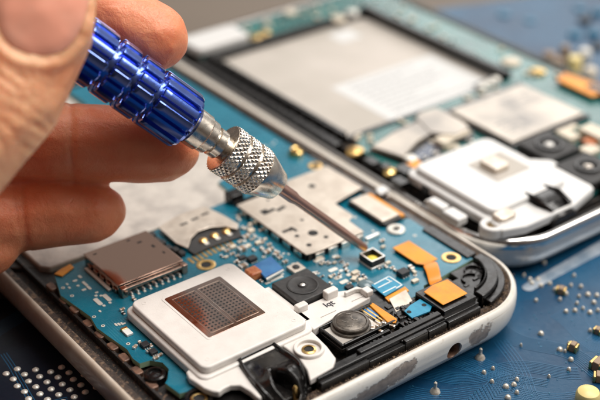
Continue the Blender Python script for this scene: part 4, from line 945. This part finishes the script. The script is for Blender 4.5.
# =================================================================== HAND
# joints: (pixel x, y, depth, radius, flatten along view)
ch = {
 'thumb': [(47, -62, 180, 6.0), (42, -32, 180, 8.6), (30, 20, 180, 9.7), (12, 60, 180, 9.7), (-8, 96, 179, 10.2), (-38, 126, 178, 10.6), (-82, 168, 177, 11.8), (-160, 240, 178, 15), (-300, 300, 186, 21), (-440, 320, 196, 24)],
 'index': [(163, 42, 207, 4.3), (154, 38, 207, 5.9), (122, 22, 208, 6.4), (82, 4, 208, 6.9), (30, -20, 208, 7.2), (-60, -50, 206, 8.2), (-160, -40, 202, 9.5), (-280, 30, 200, 14), (-430, 200, 200, 20)],
 'middle': [(176, 150, 214, 4.3), (164, 148, 214, 6.1), (130, 145, 214, 6.8), (75, 142, 213, 7.0), (20, 141, 212, 7.1), (-60, 138, 208, 8.2), (-170, 130, 203, 10), (-290, 130, 200, 16), (-440, 240, 200, 22)],
 'ring': [(103, 210, 216, 4.2), (92, 212, 216, 5.5), (60, 213, 215, 5.9), (15, 218, 214, 6.2), (-60, 225, 209, 7.2), (-170, 215, 204, 9), (-290, 220, 200, 15), (-440, 270, 200, 22)],
 'little': [(0, 248, 212, 3.6), (-10, 250, 212, 4.6), (-50, 258, 211, 5.4), (-110, 268, 208, 6.2), (-190, 275, 204, 8.5), (-300, 290, 200, 14), (-440, 310, 200, 20)],
 'palm': [(-280, 60, 198, 16), (-320, 150, 196, 19), (-330, 240, 194, 19), (-420, 280, 196, 23), (-600, 330, 196, 24), (-900, 420, 196, 27)],
}
hv = []
hm = bmesh.new()
for nme, c in ch.items():
    P_ = [(Vector(cp(x, y, d)), r) for x, y, d, r in c]
    for (pa, ra), (pb, rb_) in zip(P_, P_[1:]):
        n = max(2, int((pb-pa).length/(0.12*min(ra, rb_)+.35)))
        for i in range(n):
            t = i/n; p = pa.lerp(pb, t); r = ra+(rb_-ra)*t
            mt = Matrix.Translation(p)@Matrix.Scale(r, 4)
            if nme == 'thumb' and ra < 12:
                f_ = Vector(-fwd); mt = Matrix.Translation(p)@Matrix.Scale(.82, 4, f_)@Matrix.Scale(r, 4)
            bmesh.ops.create_icosphere(hm, subdivisions=2, radius=1.0, matrix=mt)
me = bpy.data.meshes.new('hand_tmp'); hm.to_mesh(me); hm.free()
tmp = bpy.data.objects.new('hand_tmp', me); COL.objects.link(tmp)
rmd = tmp.modifiers.new('r', 'REMESH'); rmd.mode = 'VOXEL'; rmd.voxel_size = 0.55
sm_ = tmp.modifiers.new('s', 'SMOOTH'); sm_.iterations = 9; sm_.factor = .5
dg = bpy.context.evaluated_depsgraph_get(); hme = bpy.data.meshes.new_from_object(tmp.evaluated_get(dg)); bpy.data.objects.remove(tmp, do_unlink=True)
# nail outline in the thumb's own frame (seen along the viewing axis at build time)
NC = (44, -12); NA = 47; NBy = 69
def nail_f(x, y):                 # <1 inside
    xr = x-NC[0]; yr = y-NC[1]; a_ = math.radians(-9)
    X = xr*math.cos(a_)-yr*math.sin(a_); Y = xr*math.sin(a_)+yr*math.cos(a_)
    return (abs(X/NA)**2.6+abs(Y/NBy)**2.6)**(1/2.6), X, Y
hme.update()
Cv = Vector(CAM); nrm = [Vector(v.normal) for v in hme.vertices]
def crease(x, y, x0, y0, ang, halflen, w, depth):
    a_ = math.radians(ang); X = (x-x0)*math.cos(a_)+(y-y0)*math.sin(a_); Y = -(x-x0)*math.sin(a_)+(y-y0)*math.cos(a_)
    if abs(X) > halflen: return 0
    Y += .0016*X*X*(1 if depth > 0 else -1)
    return -abs(depth)*math.exp(-(Y/w)**2)*(1-(X/halflen)**2)
rk_ = random.Random(8)
wr = [(rk_.uniform(-45, 62), rk_.uniform(72, 150), rk_.uniform(18, 58), rk_.uniform(14, 42), rk_.uniform(1.0, 2.0), rk_.uniform(.10, .26)*rk_.choice([1, -1])) for _ in range(46)]
redness = []
for i, v in enumerate(hme.vertices):
    p = v.co; dd = float((np.array(p)-CAM)@fwd); x, y = proj(p); off = 0.0
    redness.append(max(0, min(1, (dd-190)/8)))  # fingers redder and darker than the thumb: pad colour plus painted shade
    if dd < 192 and x > -120 and nrm[i].dot(Vector(-fwd)) > .1:
        f_, X, Y = nail_f(x, y)
        off += .42*math.exp(-((f_-1.13)/.07)**2)
        if f_ < 1.03: off -= .22
        for w_ in wr: off += crease(x, y, *w_)
        off += .10*noise.noise(Vector((x*.05, y*.05, 3)))
    elif dd > 196:
        for (x0, y0, ang, hl, w, dpt) in ((70, 140, 88, 48, 2.6, .5), (74, 140, 88, 40, 2.0, .25), (24, 218, 84, 40, 2.6, .45), (18, 218, 80, 40, 2.0, .3), (96, 30, 62, 40, 2.6, .4), (6, 140, 88, 44, 2.6, .4)):
            off += crease(x, y, x0, y0, ang, hl, w, dpt)
        off += .18*noise.noise(p*.22)
    v.co = p+nrm[i]*off
bvh = BVHTree.FromPolygons([v.co.copy() for v in hme.vertices], [tuple(p.vertices) for p in hme.polygons])
hroot_loc = Vector(cp(20, 120, 195))
for v in hme.vertices: v.co = (v.co-hroot_loc)*S
ra = hme.attributes.new('finger_shade_redness', 'FLOAT', 'POINT')
ra.data.foreach_set('value', redness)
for p in hme.polygons: p.use_smooth = True
hme.materials.clear(); hme.materials.append(M['skin']); hme.name = 'hand'
hand = bpy.data.objects.new('hand', hme); COL.objects.link(hand); hand.location = hroot_loc*S; WLOC['hand'] = hroot_loc
tag(hand, 'human hand reaching in from the left, thumb and fingers pinching the blue screwdriver handle', 'hand')
# thumb nail draped on the thumb
nb_ = MB(); grid = {}; G = 40
for i in range(G+1):
    for j in range(G+1):
        a_ = math.radians(9); X = (i/G*2-1); Y = (j/G*2-1)
        # squircle mapping
        m_ = max(abs(X), abs(Y)); l_ = (abs(X)**2.6+abs(Y)**2.6)**(1/2.6) or 1; k = m_/l_ if l_ > 0 else 1
        X2 = X*k*NA; Y2 = Y*k*NBy
        x = NC[0]+X2*math.cos(a_)-Y2*math.sin(a_); y = NC[1]+X2*math.sin(a_)+Y2*math.cos(a_)
        d_ = (Vector(cp(x, y, 100))-Cv).normalized(); hit = bvh.ray_cast(Cv, d_)
        if hit[0] is None: continue
        e = 1-m_; lift = .34*min(1, e/.12)-.08
        grid[(i, j)] = hit[0]-d_*lift
vs = []; ix = {}
for k, p in grid.items(): ix[k] = len(vs); vs.append(p)
fs = [[ix[(i, j)], ix[(i+1, j)], ix[(i+1, j+1)], ix[(i, j+1)]] for i in range(G) for j in range(G) if all(q in ix for q in ((i, j), (i+1, j), (i+1, j+1), (i, j+1)))]
nb_.faces(vs, fs); nail = nb_.build('fingernail', 'nail', hand, ang=80)
sm2_ = nail.modifiers.new('s', 'SMOOTH'); sm2_.iterations = 6
sol = nail.modifiers.new('t', 'SOLIDIFY'); sol.thickness = .3*S; sol.offset = -1

# =================================================================== LIGHT, WORLD, CAMERA
def area(name, loc, target, sx, sy, power, col):
    l = bpy.data.lights.new(name, 'AREA'); l.shape = 'RECTANGLE'; l.size = sx; l.size_y = sy; l.energy = power; l.color = col
    o = bpy.data.objects.new(name, l); COL.objects.link(o); o.location = loc
    o.rotation_euler = (Vector(target)-Vector(loc)).to_track_quat('-Z', 'Y').to_euler(); return o
T = (.05, .03, .01)
area('window_light', (.40, -.26, .50), T, .34, .34, 2.6, (1.0, .95, .89))
area('top_softbox', (.19, .02, .60), T, .30, .34, 3.4, (1.0, .965, .92))
area('back_softbox', (.72, .46, .40), (.09, .05, .01), .50, .36, 1.7, (1.0, .975, .95))
w = bpy.data.worlds.new('World'); sc.world = w; w.use_nodes = True
nt = w.node_tree; bg = nt.nodes['Background']; tc = nt.nodes.new('ShaderNodeTexCoord')
dp = nt.nodes.new('ShaderNodeVectorMath'); dp.operation = 'DOT_PRODUCT'; dp.inputs[1].default_value = Vector((.75, .15, .64)).normalized()
nt.links.new(tc.outputs['Generated'], dp.inputs[0])
cr = nt.nodes.new('ShaderNodeValToRGB'); el = cr.color_ramp.elements
el[0].position = .30; el[0].color = (.035, .025, .02, 1); el[1].position = .95; el[1].color = (.50, .48, .46, 1)
e2 = el.new(.62); e2.color = (.16, .135, .12, 1)
mr = nt.nodes.new('ShaderNodeMapRange'); mr.inputs[1].default_value = -1; nt.links.new(dp.outputs['Value'], mr.inputs[0])
nt.links.new(mr.outputs[0], cr.inputs[0]); nt.links.new(cr.outputs[0], bg.inputs[0]); bg.inputs[1].default_value = .85
cam = bpy.data.cameras.new('camera'); co = bpy.data.objects.new('camera', cam); COL.objects.link(co)
m4 = Matrix([[*RM[0], 0], [*RM[1], 0], [*RM[2], 0], [0, 0, 0, 1]]); m4.translation = Vector(CAM)*S
co.matrix_world = m4; cam.sensor_width = 36; cam.lens = F/600*36; cam.clip_start = .005; cam.clip_end = 20
cam.dof.use_dof = True; cam.dof.focus_distance = .205; cam.dof.aperture_fstop = 13.5
sc.camera = co
sc.view_settings.view_transform = 'Standard'; sc.view_settings.look = 'None'; sc.view_settings.exposure = 0; sc.view_settings.gamma = 1
sc.render.resolution_x = 1024; sc.render.resolution_y = 683
